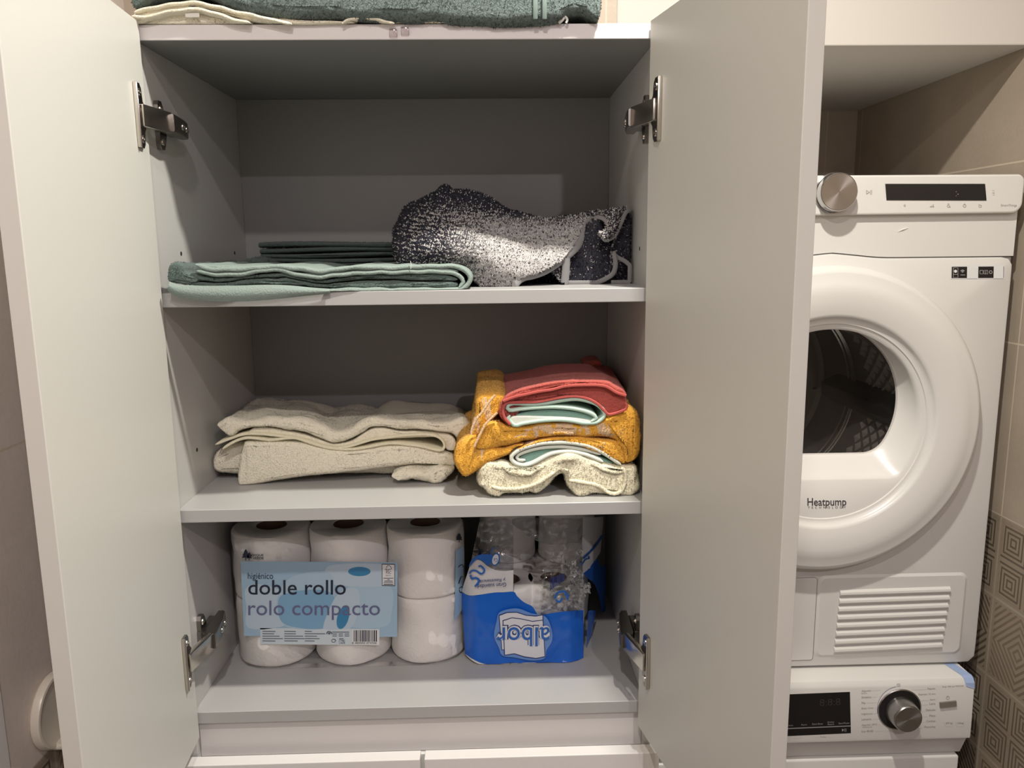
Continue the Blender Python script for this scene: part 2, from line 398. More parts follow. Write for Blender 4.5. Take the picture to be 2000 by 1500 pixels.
# flat printing: polygons and letters laid on a surface
_fc = {}
def glyphs(text, bold=0.0, spacing=1.0):
    key = (text, bold, spacing)
    if key in _fc: return _fc[key]
    cu = bpy.data.curves.new('txt', 'FONT'); cu.body = text; cu.size = 1.0; cu.offset = bold; cu.space_character = spacing; cu.resolution_u = 3
    o = bpy.data.objects.new('txt', cu); COL.objects.link(o)
    dg = bpy.context.evaluated_depsgraph_get(); dg.update()
    me = bpy.data.meshes.new_from_object(o.evaluated_get(dg))
    V = np.array([v.co[:2] for v in me.vertices]); F = [tuple(p.vertices) for p in me.polygons]
    bpy.data.objects.remove(o); bpy.data.curves.remove(cu); bpy.data.meshes.remove(me)
    _fc[key] = (V, F); return V, F
class Print(MB):
    """surf(px, py, lift) gives the world point on the carrying surface"""
    def __init__(s, surf): super().__init__(); s.surf = surf; s.recalc = False
    def poly(s, pts, mi, lift=0.0003, smooth=0, dense=0):
        P = crom(pts, smooth, True) if smooth else np.array(pts, float)
        if dense: P = resample(np.vstack([P, P[:1]]), dense)[:-1]
        s.add([s.surf(x, y, lift) for x, y in P], [list(range(len(P)))], mi)
    def quad(s, top_l, top_r, bot_r, bot_l, mi, lift=0.0003, nu=1, nv=1):
        a, b, c, d = map(np.array, (top_l, top_r, bot_r, bot_l))
        P = [[s.surf(*((1-v)*((1-u)*a+u*b) + v*((1-u)*d+u*c)), lift) for u in np.linspace(0, 1, nu+1)] for v in np.linspace(0, 1, nv+1)]
        s.grid(P, mi=mi)
    def line(s, pts, wpx, mi, lift=0.0004):
        P = np.array(pts, float); T = np.gradient(P, axis=0); T /= np.linalg.norm(T, axis=1)[:, None] + 1e-9
        N = np.stack([-T[:, 1], T[:, 0]], 1)*wpx/2
        s.grid([[s.surf(*p, lift) for p in P+N], [s.surf(*p, lift) for p in P-N]], mi=mi)
    def ell(s, c, rx, ry, mi, lift=0.0004, rot=0, n=32, ring=0):
        a = np.linspace(0, 2*np.pi, n+1); cr, sr = math.cos(rot), math.sin(rot)
        f = lambda k: np.stack([c[0] + k*rx*np.cos(a)*cr - k*ry*np.sin(a)*sr, c[1] + k*rx*np.cos(a)*sr + k*ry*np.sin(a)*cr], 1)
        if ring: s.grid([[s.surf(*p, lift) for p in f(1)], [s.surf(*p, lift) for p in f(1-ring)]], mi=mi)
        else: s.poly(f(1)[:-1], mi, lift)
    def text(s, text, x, y, width, height, mi, lift=0.0005, rot=0.0, slope=0.0, bold=0.0, spacing=1.0, mirror=False, xh=None):
        """left end of the baseline at (x, y); width and height (of the ink box) in photo pixels"""
        V, F = glyphs(text, bold, spacing); lo, hi = V.min(0), V.max(0)
        U = (V[:, 0]-lo[0])/(hi[0]-lo[0])*width
        k = height/(hi[1]-lo[1]); W = V[:, 1]*k
        cr, sr = math.cos(rot), math.sin(rot)
        P = [s.surf(x + u*cr + wv*sr, y + u*sr - wv*cr + slope*u, lift) for u, wv in zip(U, W)]
        s.add(P, F, mi)

# ------------------------------------------------------------------ materials
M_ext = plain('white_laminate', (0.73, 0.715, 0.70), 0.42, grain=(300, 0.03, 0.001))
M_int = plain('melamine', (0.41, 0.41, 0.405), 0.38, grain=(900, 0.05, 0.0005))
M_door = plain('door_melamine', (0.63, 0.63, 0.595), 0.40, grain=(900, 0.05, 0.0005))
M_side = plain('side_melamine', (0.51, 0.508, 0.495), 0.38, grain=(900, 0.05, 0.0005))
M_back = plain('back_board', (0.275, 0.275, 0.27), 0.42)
M_edge = plain('edge_band', (0.70, 0.67, 0.68), 0.45)
M_hole = plain('hole_black', (0.02, 0.02, 0.02), 0.8)
M_nickel = plain('hinge_nickel', (0.62, 0.58, 0.52), 0.22, 1.0)
M_dnick = plain('hinge_dark_nickel', (0.30, 0.285, 0.26), 0.25, 1.0)
M_paint = plain('cream_paint', (0.60, 0.57, 0.53), 0.7, grain=(60, 0.05, 0.002))
M_ceil = plain('ceiling_paint', (0.50, 0.49, 0.48), 0.8)
M_floor = plain('floor_tile', (0.20, 0.19, 0.18), 0.5, var=0.1)
M_wall_r = tile('tile_right', 'y', 0.30, Z(-0.693), 0.62, -0.08+0.445+0.0, tone=(0.80, 0.80, 0.78))
M_wall_l = tile('tile_left', 'y', 0.39, Z(-0.838), 0.62, 0.30, tone=(1.35, 1.42, 1.58))
M_wall_b = tile('tile_back', 'x', 0.30, Z(-0.693), 0.62, -0.05)
M_white = plain('appliance_white', (0.67, 0.66, 0.635), 0.32)
M_white2 = plain('appliance_plastic', (0.69, 0.68, 0.655), 0.28)
M_gap = plain('seam_grey', (0.22, 0.21, 0.20), 0.7)
M_black = plain('gloss_black', (0.012, 0.011, 0.012), 0.12)
M_ink = plain('print_ink', (0.06, 0.05, 0.06), 0.5)
M_grey = plain('print_grey', (0.28, 0.27, 0.26), 0.5)
M_lgrey = plain('print_light', (0.55, 0.54, 0.55), 0.5)
M_paper = plain('label_white', (0.72, 0.73, 0.74), 0.5)
M_chrome = plain('chrome', (0.58, 0.57, 0.56), 0.16, 1.0)
M_steel = plain('drum_steel', (0.66, 0.63, 0.59), 0.45, 0.25)
M_rubber = plain('drum_dark', (0.035, 0.033, 0.033), 0.4)
M_tape = plain('blue_tape', (0.33, 0.43, 0.66), 0.5)
M_plate = plain('cream_plastic', (0.72, 0.66, 0.56), 0.3)

def brushed(name, col, rough):
    g = G(name); g.set(Base_Color=col, Metallic=1.0, Roughness=rough, Anisotropic=0.85)
    tn = g.n('ShaderNodeTangent', direction_type='RADIAL', axis='Y'); g.t.links.new(tn.outputs[0], g.b.inputs['Tangent'])
    return g.m
M_knobface = brushed('brushed_knob', (0.40, 0.375, 0.35), 0.26)
M_knob2 = brushed('brushed_dial', (0.42, 0.42, 0.42), 0.32)

# ------------------------------------------------------------------ the setting
XR, XL, YB, YF = 1.262, -0.18, 0.40, -2.3
def struct(name, x0, x1, y0, y1, z0, z1, m, r=0.0):
    b = MB(); b.rbox(x0, x1, y0, y1, z0, z1, r); o = b.build(name, m, loc=(0, 0, 0), smooth=False); o['kind'] = 'structure'; return o
ZC, ZL, XN, YN = Z(0.63), Z(0.088), 0.600, 1.01
struct('floor', XL-0.1, XR+0.1, YF-0.1, YN+0.1, -0.1, 0, M_floor)
struct('ceiling', XL-0.1, XR+0.1, YF-0.1, YB+0.1, ZC, ZC+0.1, M_ceil)
struct('wall_left', XL-0.1, XL, YF, YN, 0, ZC, M_wall_l)
struct('wall_right', XR, XR+0.1, YF, YN, 0, ZC, M_wall_r)
struct('wall_front', XL, XR, YF-0.1, YF, 0, ZC, plain('front_wall_paint', (0.32, 0.31, 0.30), 0.8))
struct('wall_back', XL, XN-0.013, YB, YN+0.1, 0, ZC, M_wall_b)
struct('wall_lintel', XN-0.013, XR, YB, YN+0.1, ZL, ZC, M_paint, 0.002)
struct('wall_niche', XN-0.013, XR, YN, YN+0.1, 0, ZL, M_wall_b)
# door casing on the left wall, its edge enters the frame at the lower left
struct('trim_1', XL, XL+0.004, -0.30, -0.086, 0, 1.60, M_ext, 0.002)

# ------------------------------------------------------------------ cabinet
W, D = 0.568, 0.341
S1, S2, SB = Z(-0.2736), Z(-0.5325), Z(-0.7972)
TH = 0.016
cab = thing('storage_cabinet', 'tall white two-door cabinet standing open, its shelves full of towels and toilet paper', 'cabinet', (W/2, D/2, Z(-0.84)))
def panel(name, x0, x1, y0, y1, z0, z1, m, parent=cab, r=0.0006):
    b = MB(); b.rbox(x0, x1, y0, y1, z0, z1, r, 1); return b.build(name, m, parent, smooth=False)
zb = Z(-0.866)
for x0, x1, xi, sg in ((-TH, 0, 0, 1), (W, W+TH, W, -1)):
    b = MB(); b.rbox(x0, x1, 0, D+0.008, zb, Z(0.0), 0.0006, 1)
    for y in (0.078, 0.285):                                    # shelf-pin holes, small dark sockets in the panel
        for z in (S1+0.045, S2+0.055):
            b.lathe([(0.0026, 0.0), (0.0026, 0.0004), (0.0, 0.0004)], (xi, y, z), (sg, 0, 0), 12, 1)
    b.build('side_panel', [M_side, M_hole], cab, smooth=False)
panel('top_panel', -TH, W+TH, 0.0012, D+0.008, Z(0.0), Z(TH), [M_back])  # board coloured dark to stand in for the shade on its underside
panel('edge_band', -TH, W+TH, 0, 0.0012, Z(0.0), Z(TH), [M_edge])  # front edge split off to stay bright against the darkened board
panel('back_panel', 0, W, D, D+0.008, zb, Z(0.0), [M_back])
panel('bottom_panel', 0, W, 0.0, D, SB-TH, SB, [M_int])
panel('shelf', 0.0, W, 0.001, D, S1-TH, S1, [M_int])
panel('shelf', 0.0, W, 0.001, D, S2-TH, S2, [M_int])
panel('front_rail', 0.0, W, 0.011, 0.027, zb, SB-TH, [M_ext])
for px in (768, 791):
    b = MB(); c = at(px, 64 if px < 780 else 60, 'y', -0.001)
    b.rbox(c[0]-0.0045, c[0]+0.0045, -0.003, 0.0, c[2]-0.0045, c[2]+0.0045, 0.0012, 2)
    b.build('bumper_pad', film('bumper_clear', (0.93, 0.9, 0.9), 1.6, 0.1), cab, label='clear plastic bumper pad')

def door(hx, hy, fx, fy, side):
    """inner face from the hinge edge (hx, hy) to the free edge (fx, fy); side = +1 when the door body lies at greater x"""
    z0, z1 = Z(-0.829), Z(0.018)
    d = Vector((fx-hx, fy-hy, 0)).normalized(); n = Vector((-d.y, d.x, 0))
    if n.x*side < 0: n = -n                                     # points from the inner to the outer face
    L = math.hypot(fx-hx, fy-hy)
    M = Matrix(((d.x, n.x, 0, hx), (d.y, n.y, 0, hy), (0, 0, 1, 0), (0, 0, 0, 1)))
    b = MB()
    b.rbox(0.0, L, 0.0, 0.0155, z0, z1, 0.0008, 2, 0, M)
    bm_i = len(b.f)
    o = b.build('door', [M_door], cab, smooth=False)
    return o, d, n, M
dl, dld, dln, DLM = door(0.006, -0.004, 0.027, -0.300, -1)
dr, drd, drn, DRM = door(0.560, -0.004, 0.6185, -0.300, 1)

def hinge(side, zc, M, x_in):
    """side = +1 for the left panel (inner face at x_in facing +x)"""
    h = bpy.data.objects.new('hinge', None); COL.objects.link(h); h.parent = cab
    base = np.array([x_in, 0.03, zc]); h.location = Vector(base - wpos(cab)); h.empty_display_size = 0.02
    q = -1                                                       # inner side of the door lies at negative local y
    b = MB()                                                     # cup flange screwed to the door
    P = [(-0.0335, 0.0), (-0.0335, 0.0105), (-0.029, 0.0145), (-0.016, 0.0165), (-0.010, 0.0225), (0.010, 0.0225), (0.016, 0.0165), (0.029, 0.0145), (0.0335, 0.0105), (0.0335, 0.0)]
    b.prism([M @ Vector((0.034-v, -0.0002, zc+u)) for u, v in P], M.to_3x3() @ Vector((0, -0.0028, 0)))
    b.build('cup_flange', M_dnick, h, angle=30)
    b = MB(); b.rbox(0.0335, 0.0362, -0.0052, -0.0002, zc-0.0335, zc+0.0335, 0.0012, 2, 0, M); b.build('cup_rim', M_nickel, h)
    for dz in (-0.024, 0.024):
        b = MB(); c = M @ Vector((0.026, -0.003, zc+dz)); b.lathe([(0.0042, 0), (0.0038, 0.0012), (0.0012, 0.0013), (0.001, 0.0004), (0.0, 0.0004)], c, M.to_3x3() @ Vector((0, -1, 0)), 20)
        b.build('screw', M_nickel, h)
    # link arm from the cup to the elbow
    a = M @ Vector((0.031, -0.004, 0)); a.z = zc
    e = Vector((x_in + side*0.021, 0.020, zc))
    dv = (e-a).normalized(); sd = dv.cross(Vector((0, 0, 1))); LM = Matrix(((dv.x, sd.x, 0, a.x), (dv.y, sd.y, 0, a.y), (0, 0, 1, zc), (0, 0, 0, 1)))
    b = MB(); b.rbox(0, (e-a).length, -0.004, 0.004, -0.0115, 0.0115, 0.0014, 2, 0, LM); b.build('link_arm', M_nickel, h)
    # long arm along the side panel
    y0, y1 = 0.018, 0.086
    b = MB()
    prof = [(y0, 0.012, 0.027), (0.026, 0.010, 0.0275), (0.060, 0.009, 0.0235), (y1-0.006, 0.0085, 0.0195), (y1, 0.0085, 0.0165)]
    for zz0, zz1 in ((-0.0095, 0.0095),):
        A = [[(x_in + side*xx, y, zc+zz) for xx, zz in ((lo, zz0), (lo, zz1), (hi-0.001, zz1), (hi, zz1-0.0015), (hi, zz0+0.0015), (hi-0.001, zz0))] for y, lo, hi in prof]
        b.grid(A, closed_v=True); b.add(A[0], [list(range(6))]); b.add(A[-1], [list(range(6))[::-1]])
    b.build('hinge_arm', M_dnick, h, angle=25)
    for y in (0.050, 0.070):
        b = MB(); b.lathe([(0.0045, 0), (0.004, 0.0016), (0.0016, 0.0018), (0.0014, 0.0006), (0, 0.0006)], (x_in + side*(0.0245 - (y-0.05)*0.16), y, zc), (side, 0, 0), 20); b.build('screw', M_nickel, h)
    # mounting plate with two wings
    b = MB(); b.rbox(min(x_in, x_in+side*0.0085), max(x_in, x_in+side*0.0085), 0.028, 0.075, zc-0.008, zc+0.008, 0.001, 2)
    for s in (-1, 1):
        prof2 = [(0.030, 0.008), (0.030, 0.022), (0.033, 0.027), (0.041, 0.027), (0.0445, 0.022), (0.050, 0.008)]
        b.prism([(x_in, y, zc + s*q_) for y, q_ in prof2], (side*0.0055, 0, 0))
    b.build('mounting_plate', M_dnick, h, angle=30)
    for s in (-1, 1):
        b = MB(); b.lathe([(0.0042, 0), (0.0036, 0.0014), (0.0012, 0.0015), (0.001, 0.0005), (0, 0.0005)], (x_in + side*0.0055, 0.0372, zc + s*0.0185), (side, 0, 0), 20); b.build('screw', M_nickel, h)
zh1 = at(272, 226, 'y', -0.03)[2]; zh2 = at(372, 1292, 'y', -0.03)[2]
hinge(1, zh1, DLM, 0.0)
hinge(1, zh2, DLM, 0.0)
# right door: local y of the door points outwards as well
hinge(-1, zh1 + 0.003, DRM, W)
hinge(-1, at(1262, 1290, 'y', -0.03)[2], DRM, W)

# base unit with two drawers
base = thing('drawer_unit', 'white base unit with two drawer fronts below the open cabinet', 'drawers', (W/2, 0.17, 0))
b = MB(); b.rbox(-TH, W+TH, 0.006, D+0.008, 0.06, zb-0.001, 0.001, 1); b.build('body', M_ext, base, smooth=False)
zt = Z(-0.856)
for x0, x1 in ((-0.0155, 0.283), (0.2885, 0.5845)):
    b = MB(); b.rbox(x0, x1, -0.0215, -0.003, 0.50, zt, 0.001, 2); b.build('drawer', M_ext, base, smooth=False)
    b = MB(); b.rbox(x0, x1, -0.0215, -0.003, 0.065, 0.496, 0.001, 2); b.build('drawer', M_ext, base, smooth=False)

# round fitting on the left wall
b = MB(); c = (XL, 0.004, Z(-0.790))
b.lathe([(0.0, 0.0), (0.044, 0.0), (0.047, 0.003), (0.047, 0.009), (0.0455, 0.012), (0.0425, 0.0125), (0.0395, 0.0095), (0.020, 0.0075), (0.0, 0.007)], c, (1, 0, 0), 64)
b.rbox(XL, XL+0.034, -0.012, 0.036, Z(-0.790)-0.047, Z(-0.790)-0.039, 0.003, 3)
tag(b.build('wall_fitting', M_plate), 'round cream plastic fitting with a raised rim on the left wall', 'wall fitting')

# ------------------------------------------------------------------ towels
M_cream = terry('terry_cream', (0.90, 0.84, 0.66), (0.96, 0.92, 0.78))
M_pale = terry('terry_pale_yellow', (0.86, 0.80, 0.57), (0.96, 0.92, 0.72))
M_orange = terry('terry_orange', (0.85, 0.39, 0.035), (0.97, 0.55, 0.10))
M_orwhite = terry('terry_orange_pale', (0.80, 0.52, 0.28), (0.88, 0.66, 0.44))
M_coral = terry('terry_coral', (0.42, 0.078, 0.065), (0.62, 0.15, 0.12))
M_coralhem = plain('coral_hem', (0.48, 0.095, 0.08), 0.9, grain=(900, 0.3, 0.001))
M_mint = plain('mint_weave', (0.50, 0.66, 0.57), 0.95, grain=(1200, 0.5, 0.001), var=0.08)
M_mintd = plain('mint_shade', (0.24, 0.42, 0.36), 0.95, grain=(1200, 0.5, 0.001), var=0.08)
M_mintw = plain('mint_white_edge', (0.70, 0.74, 0.66), 0.95, grain=(1200, 0.5, 0.001))
M_aqua = plain('aqua_muslin', (0.235, 0.295, 0.27), 0.95, grain=(500, 0.5, 0.002), var=0.15)
M_green = terry('terry_green', (0.055, 0.085, 0.078), (0.17, 0.225, 0.205))
M_green2 = terry('terry_deep_green', (0.036, 0.052, 0.050), (0.125, 0.165, 0.158))
M_greenlite = terry('terry_sea_green', (0.065, 0.088, 0.085), (0.21, 0.265, 0.25))
M_tagc = plain('care_label', (0.75, 0.74, 0.70), 0.7)

def towel(name, label, cat='towel', loc=None, group=None): return thing(name, label, cat, loc, group)
def soft(b, mats, name, parent, dens=170000, length=0.0017, width=0.00075, ymax=None, fval=None, lean=0.7, keep=None, label=None):
    fix(b)
    if dens: tufts(b, dens, length, width, fval=fval, lean=lean, ymax=ymax, keep=keep)
    return b.build(name, mats, parent, angle=60, label=label)

# --- cream towels on the lower shelf, left
C4 = lambda pts: crop(3.448, 380, 740, pts)
t = towel('bath_towel', 'cream bath towel folded flat with a hanging front flap, lowest on the middle shelf', loc=(0.19, 0.2, S2))
b = MB()
lump(b, C4([(112, 560), (135, 505), (185, 475), (300, 440), (700, 440), (1100, 470), (1450, 465), (1690, 495), (1755, 530), (1750, 600), (1500, 640), (1100, 650), (600, 655), (250, 650), (140, 620)]), 0.125, 0.315, r=0.010, zmin=S2, wob=0.0025)
lump(b, C4([(1330, 640), (1420, 610), (1560, 615), (1650, 590), (1740, 605), (1715, 650), (1640, 705), (1560, 705), (1480, 680), (1400, 692), (1340, 680)]), 0.088, 0.20, r=0.007, zmin=S2, wob=0.003, ws=60)
soft(b, [M_cream], 'folded_layers', t)
b = MB()
lump(b, C4([(285, 700), (290, 560), (320, 445), (370, 420), (600, 425), (850, 455), (1050, 475), (1300, 450), (1500, 455), (1680, 500), (1745, 530), (1740, 598), (1500, 585), (1150, 625), (870, 655), (650, 675), (450, 708), (330, 722)]), 0.100, 0.25, r=0.007, zmin=S2, wob=0.0018)
soft(b, [M_cream], 'front_flap', t)

t = towel('bath_towel', 'cream bath towel with a wavy top, lying on the flatter cream towel', loc=(0.19, 0.2, S2+0.05))
b = MB()
front = [(150, 312), (175, 345), (232, 388), (300, 350), (372, 320), (450, 322), (540, 335), (700, 368), (850, 412), (950, 432), (1050, 408), (1130, 365), (1210, 326), (1400, 352), (1600, 350), (1720, 368), (1790, 425), (1850, 390), (1860, 330), (1815, 275), (1700, 285), (1550, 290), (1400, 290), (1200, 262), (1110, 295), (1040, 335), (960, 350), (870, 320), (760, 280), (620, 262), (480, 255), (370, 265), (290, 270), (230, 262), (180, 285)]
back = [(300, 240), (320, 260), (380, 270), (430, 265), (480, 262), (540, 262), (620, 265), (700, 275), (830, 290), (900, 300), (980, 300), (1080, 295), (1180, 290), (1380, 300), (1560, 300), (1680, 305), (1780, 310), (1850, 300), (1860, 270), (1800, 196), (1680, 186), (1560, 188), (1440, 192), (1320, 217), (1240, 195), (1140, 176), (1010, 176), (890, 196), (800, 160), (720, 148), (640, 150), (560, 130), (480, 124), (420, 135), (360, 180)]
lump(b, C4(front), 0.100, 0.315, back=C4(back), r=0.009, wob=0.0028)
soft(b, [M_cream], 'top_layer', t)
b = MB()
lump(b, C4([(240, 440), (330, 380), (400, 330), (540, 338), (700, 372), (850, 416), (950, 436), (1060, 415), (1210, 332), (1400, 356), (1600, 356), (1720, 380), (1770, 470), (1700, 480), (1640, 400), (1500, 400), (1200, 420), (1000, 460), (850, 445), (700, 400), (500, 385), (350, 395)]), 0.106, 0.30, r=0.003, wob=0.001)
soft(b, [M_cream], 'inner_layer', t, dens=40000)
b = MB()
ribbon(b, C4([(140, 442), (185, 425), (250, 402), (350, 374), (500, 380), (640, 394), (750, 416), (850, 452), (950, 466), (1050, 454), (1200, 410), (1400, 386), (1560, 380), (1640, 395), (1682, 440), (1668, 484), (1600, 474), (1460, 446), (1300, 438), (1100, 472), (960, 472), (840, 452), (700, 404), (620, 402), (500, 414), (350, 402), (260, 430), (188, 470)]), 0.0985, 0.30, t=0.0036, wob=0.0007)
soft(b, [M_pale], 'hemmed_fold', t, dens=0)

# --- pile at the right of the lower shelf
C3 = lambda pts: crop(4.688, 860, 680, pts)
yr = 0.024
t = towel('hand_towel', 'pale yellow terry towel bent into an arch at the bottom of the right-hand pile', loc=(0.46, 0.12, S2))
b = MB()
lump(b, C3([(342, 1190), (352, 1130), (400, 1085), (460, 1062), (560, 1050), (650, 1072), (720, 1092), (800, 1090), (880, 1060), (960, 1010), (1060, 975), (1170, 962), (1300, 985), (1450, 1040), (1580, 1075), (1700, 1085), (1790, 1080), (1825, 1150), (1838, 1230), (1825, 1295), (1770, 1345), (1680, 1375), (1560, 1378), (1430, 1352), (1360, 1375), (1292, 1392), (1220, 1330), (1165, 1262), (1142, 1190), (1110, 1172), (1060, 1200), (1000, 1268), (900, 1330), (780, 1342), (620, 1338), (540, 1372), (460, 1368), (395, 1310), (345, 1270)]), yr, 0.24, r=0.010, zmin=S2, wob=0.003, ws=40)
soft(b, [M_pale], 'folded_cloth', t, dens=190000, length=0.0022)
b = MB()                                                        # the crease of the right lobe: a second layer edge
ribbon(b, C3([(1180, 1215), (1260, 1225), (1350, 1240), (1460, 1270), (1540, 1320), (1600, 1335), (1660, 1310), (1690, 1250), (1700, 1170), (1690, 1105)]), yr-0.004, 0.06, t=0.0045, wob=0.001)
ribbon(b, C3([(470, 1275), (560, 1290), (700, 1290), (820, 1270), (900, 1235), (990, 1180), (1050, 1140)]), yr-0.004, 0.06, t=0.0045, wob=0.001)
soft(b, [M_pale], 'hem', t, dens=190000, length=0.0018)

t = towel('cloth_napkin', 'folded mint cloth with white edges between orange and pale yellow towels', 'cloth', loc=(0.47, 0.12, S2+0.05))
b = MB()
ribbon(b, C3([(1655, 1068), (1570, 1010), (1480, 955), (1380, 910), (1260, 880), (1130, 866), (960, 874), (820, 905), (720, 940), (650, 1000), (680, 1055), (770, 1078), (860, 1055), (940, 1010), (1040, 965), (1180, 952), (1300, 972), (1400, 1005), (1490, 1042)]), yr+0.002, 0.20, t=0.0052, wob=0.0006)
ribbon(b, C3([(1470, 975), (1380, 950), (1250, 922), (1100, 905), (940, 918), (800, 950), (705, 990), (720, 1030), (780, 1028)]), yr+0.004, 0.19, t=0.0042, wob=0.0005)
soft(b, [M_mintw], 'white_edge', t, dens=0, label='white hemmed edge')
b = MB()
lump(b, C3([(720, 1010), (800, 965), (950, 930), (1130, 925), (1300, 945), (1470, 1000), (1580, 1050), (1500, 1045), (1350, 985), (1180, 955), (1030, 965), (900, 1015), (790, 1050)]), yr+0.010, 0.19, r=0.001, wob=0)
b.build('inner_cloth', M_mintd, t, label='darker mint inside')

t = towel('hand_towel', 'bright orange terry towel with pale blotches bulging out of the right-hand pile', loc=(0.47, 0.12, S2+0.06))
b = MB()
lump(b, C3([(120, 1010), (150, 905), (225, 835), (320, 812), (420, 880), (560, 920), (680, 880), (760, 880), (660, 940), (630, 985), (440, 1068), (300, 1160), (215, 1182), (140, 1105)]), yr+0.004, 0.20, r=0.012, wob=0.002)
lump(b, C3([(310, 895), (350, 800), (400, 705), (480, 690), (600, 715), (700, 715), (900, 690), (1100, 685), (1300, 690), (1450, 660), (1560, 610), (1690, 545), (1780, 560), (1822, 650), (1838, 760), (1835, 900), (1800, 1020), (1740, 1062), (1690, 1055), (1660, 960), (1610, 900), (1600, 848), (1450, 832), (1250, 808), (1000, 818), (800, 856), (600, 915), (430, 950), (325, 920)]), yr, 0.235, r=0.011, wob=0.003, ws=36)
lump(b, C3([(700, 930), (820, 865), (1000, 822), (1250, 812), (1450, 836), (1600, 850), (1690, 900), (1740, 980), (1700, 1058), (1640, 1045), (1500, 945), (1320, 880), (1140, 852), (950, 860), (810, 895)]), yr+0.003, 0.22, r=0.006, wob=0.0012)
lump(b, C3([(285, 800), (282, 735), (318, 600), (330, 460), (380, 415), (460, 405), (560, 410), (620, 470), (560, 580), (430, 700), (340, 810)]), yr+0.012, 0.22, r=0.009, wob=0.002)
for (bx, by), (rx, ry) in (((960, 735), (70, 30)), ((1170, 735), (80, 34)), ((1345, 740), (26, 28)), ((1500, 745), (60, 40)), ((1670, 760), (40, 34))):
    pass
def blotch(mb):
    """pale tie-dye blotches along the front of the fold"""
    spots = [(C3([(x, y)])[0], rx/4.688, ry/4.688) for x, y, rx, ry in ((960, 740, 85, 42), (1170, 738, 90, 46), (1345, 745, 30, 42), (1500, 750, 66, 50), (1670, 770, 50, 46), (860, 780, 45, 30), (830, 860, 60, 22), (370, 960, 55, 40), (330, 700, 26, 90), (420, 560, 26, 110), (1500, 900, 60, 22))]
    V = np.array(mb.v); d = V - CAM_P; zc = d @ CF
    px = 1000 + FPX*(d @ CR)/zc; py = 750 - FPX*(d @ CU)/zc
    jx = 4*vnoise(V, 160); jy = 4*vnoise(V+4, 160); s = np.zeros(len(V), bool)
    for (cx, cy), rx, ry in spots: s |= ((px+jx-cx)/rx)**2 + ((py+jy-cy)/ry)**2 < 1
    return s
fix(b); tufts(b, 190000, 0.0019, 0.0008)
pale = blotch(b)
b.mi = [1 if pale[f[0]] else 0 for f in b.f]
b.build('folded_cloth', [M_orange, M_orwhite], t, angle=60)
b = MB()
b.tube([at(*p, 'y', yr-0.001) for p in crom(C3([(282, 790), (290, 740), (330, 650), (380, 590), (440, 500), (500, 430)]), 5)], 0.0015, 6)
b.tube([at(*p, 'y', yr-0.003) for p in crom(C3([(312, 905), (330, 860), (370, 780), (420, 690), (520, 590)]), 5)], 0.0014, 6)
b.build('hem', M_orwhite, t, label='whitish hem')

t = towel('cloth_napkin', 'folded mint green cloth tucked under the coral towel on the orange one', 'cloth', loc=(0.47, 0.12, S2+0.09))
b = MB()
ribbon(b, C3([(640, 620), (622, 640), (650, 690), (690, 716), (760, 695), (900, 672), (1050, 660), (1200, 668), (1330, 688), (1440, 680), (1508, 610), (1480, 550), (1420, 508), (1330, 480), (1240, 470), (1120, 482), (980, 505), (820, 516), (660, 512), (612, 540), (640, 575), (740, 562), (850, 548), (1000, 542), (1150, 550), (1290, 570), (1390, 600), (1430, 640), (1380, 672)]), yr-0.003, 0.19, t=0.005, wob=0.0006)
soft(b, [M_mint], 'outer_fold', t, dens=0)
b = MB()
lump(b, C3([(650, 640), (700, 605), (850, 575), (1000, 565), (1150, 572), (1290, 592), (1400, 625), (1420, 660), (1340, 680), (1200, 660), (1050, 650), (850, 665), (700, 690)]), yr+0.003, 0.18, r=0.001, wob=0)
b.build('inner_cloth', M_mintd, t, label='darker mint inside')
b = MB()
lump(b, C3([(650, 628), (760, 618), (960, 625), (1150, 632), (1330, 650), (1410, 670), (1340, 692), (1200, 668), (1050, 658), (850, 670), (700, 700), (650, 680)]), yr-0.001, 0.17, r=0.002, wob=0)
b.build('lower_layer', M_mintw, t)

t = towel('hand_towel', 'coral red terry towel draped on top of the right-hand pile', loc=(0.47, 0.12, S2+0.10))
b = MB()
lump(b, C3([(540, 560), (560, 500), (600, 455), (680, 430), (900, 390), (1150, 340), (1500, 335), (1620, 380), (1690, 430), (1706, 510), (1690, 562), (1620, 588), (1555, 604), (1500, 570), (1440, 510), (1350, 462), (1240, 440), (1100, 450), (900, 488), (700, 496), (610, 500), (585, 545), (592, 600), (632, 695), (586, 668), (546, 620)]), yr+0.0005, 0.20, r=0.003, wob=0.001)
soft(b, [M_coral], 'lower_layer', t, dens=150000, length=0.0013)
b = MB()
f_ = [(575, 486), (600, 440), (680, 400), (880, 345), (1150, 300), (1500, 300), (1600, 345), (1690, 400), (1700, 436), (1610, 405), (1500, 345), (1330, 338), (1150, 348), (900, 398), (680, 446)]
k_ = [(700, 330), (690, 300), (760, 215), (930, 180), (1150, 165), (1360, 135), (1480, 150), (1570, 190), (1580, 300), (1500, 320), (1400, 320), (1250, 320), (1100, 320), (950, 320), (800, 320)]
lump(b, C3(f_), yr-0.005, 0.27, back=C3(k_), r=0.003, wob=0.0015)
lump(b, C3([(1330, 150), (1380, 122), (1460, 118), (1480, 160), (1420, 200), (1350, 200)]), 0.22, 0.28, r=0.004, wob=0.001)
soft(b, [M_coral], 'upper_layer', t, dens=150000, length=0.0013)
b = MB()
b.tube([at(*p, 'y', yr-0.006) for p in crom(C3([(575, 486), (680, 446), (780, 424), (900, 398), (1030, 378), (1150, 348), (1330, 338), (1500, 347), (1610, 405), (1700, 436)]), 6)], 0.0019, 6)
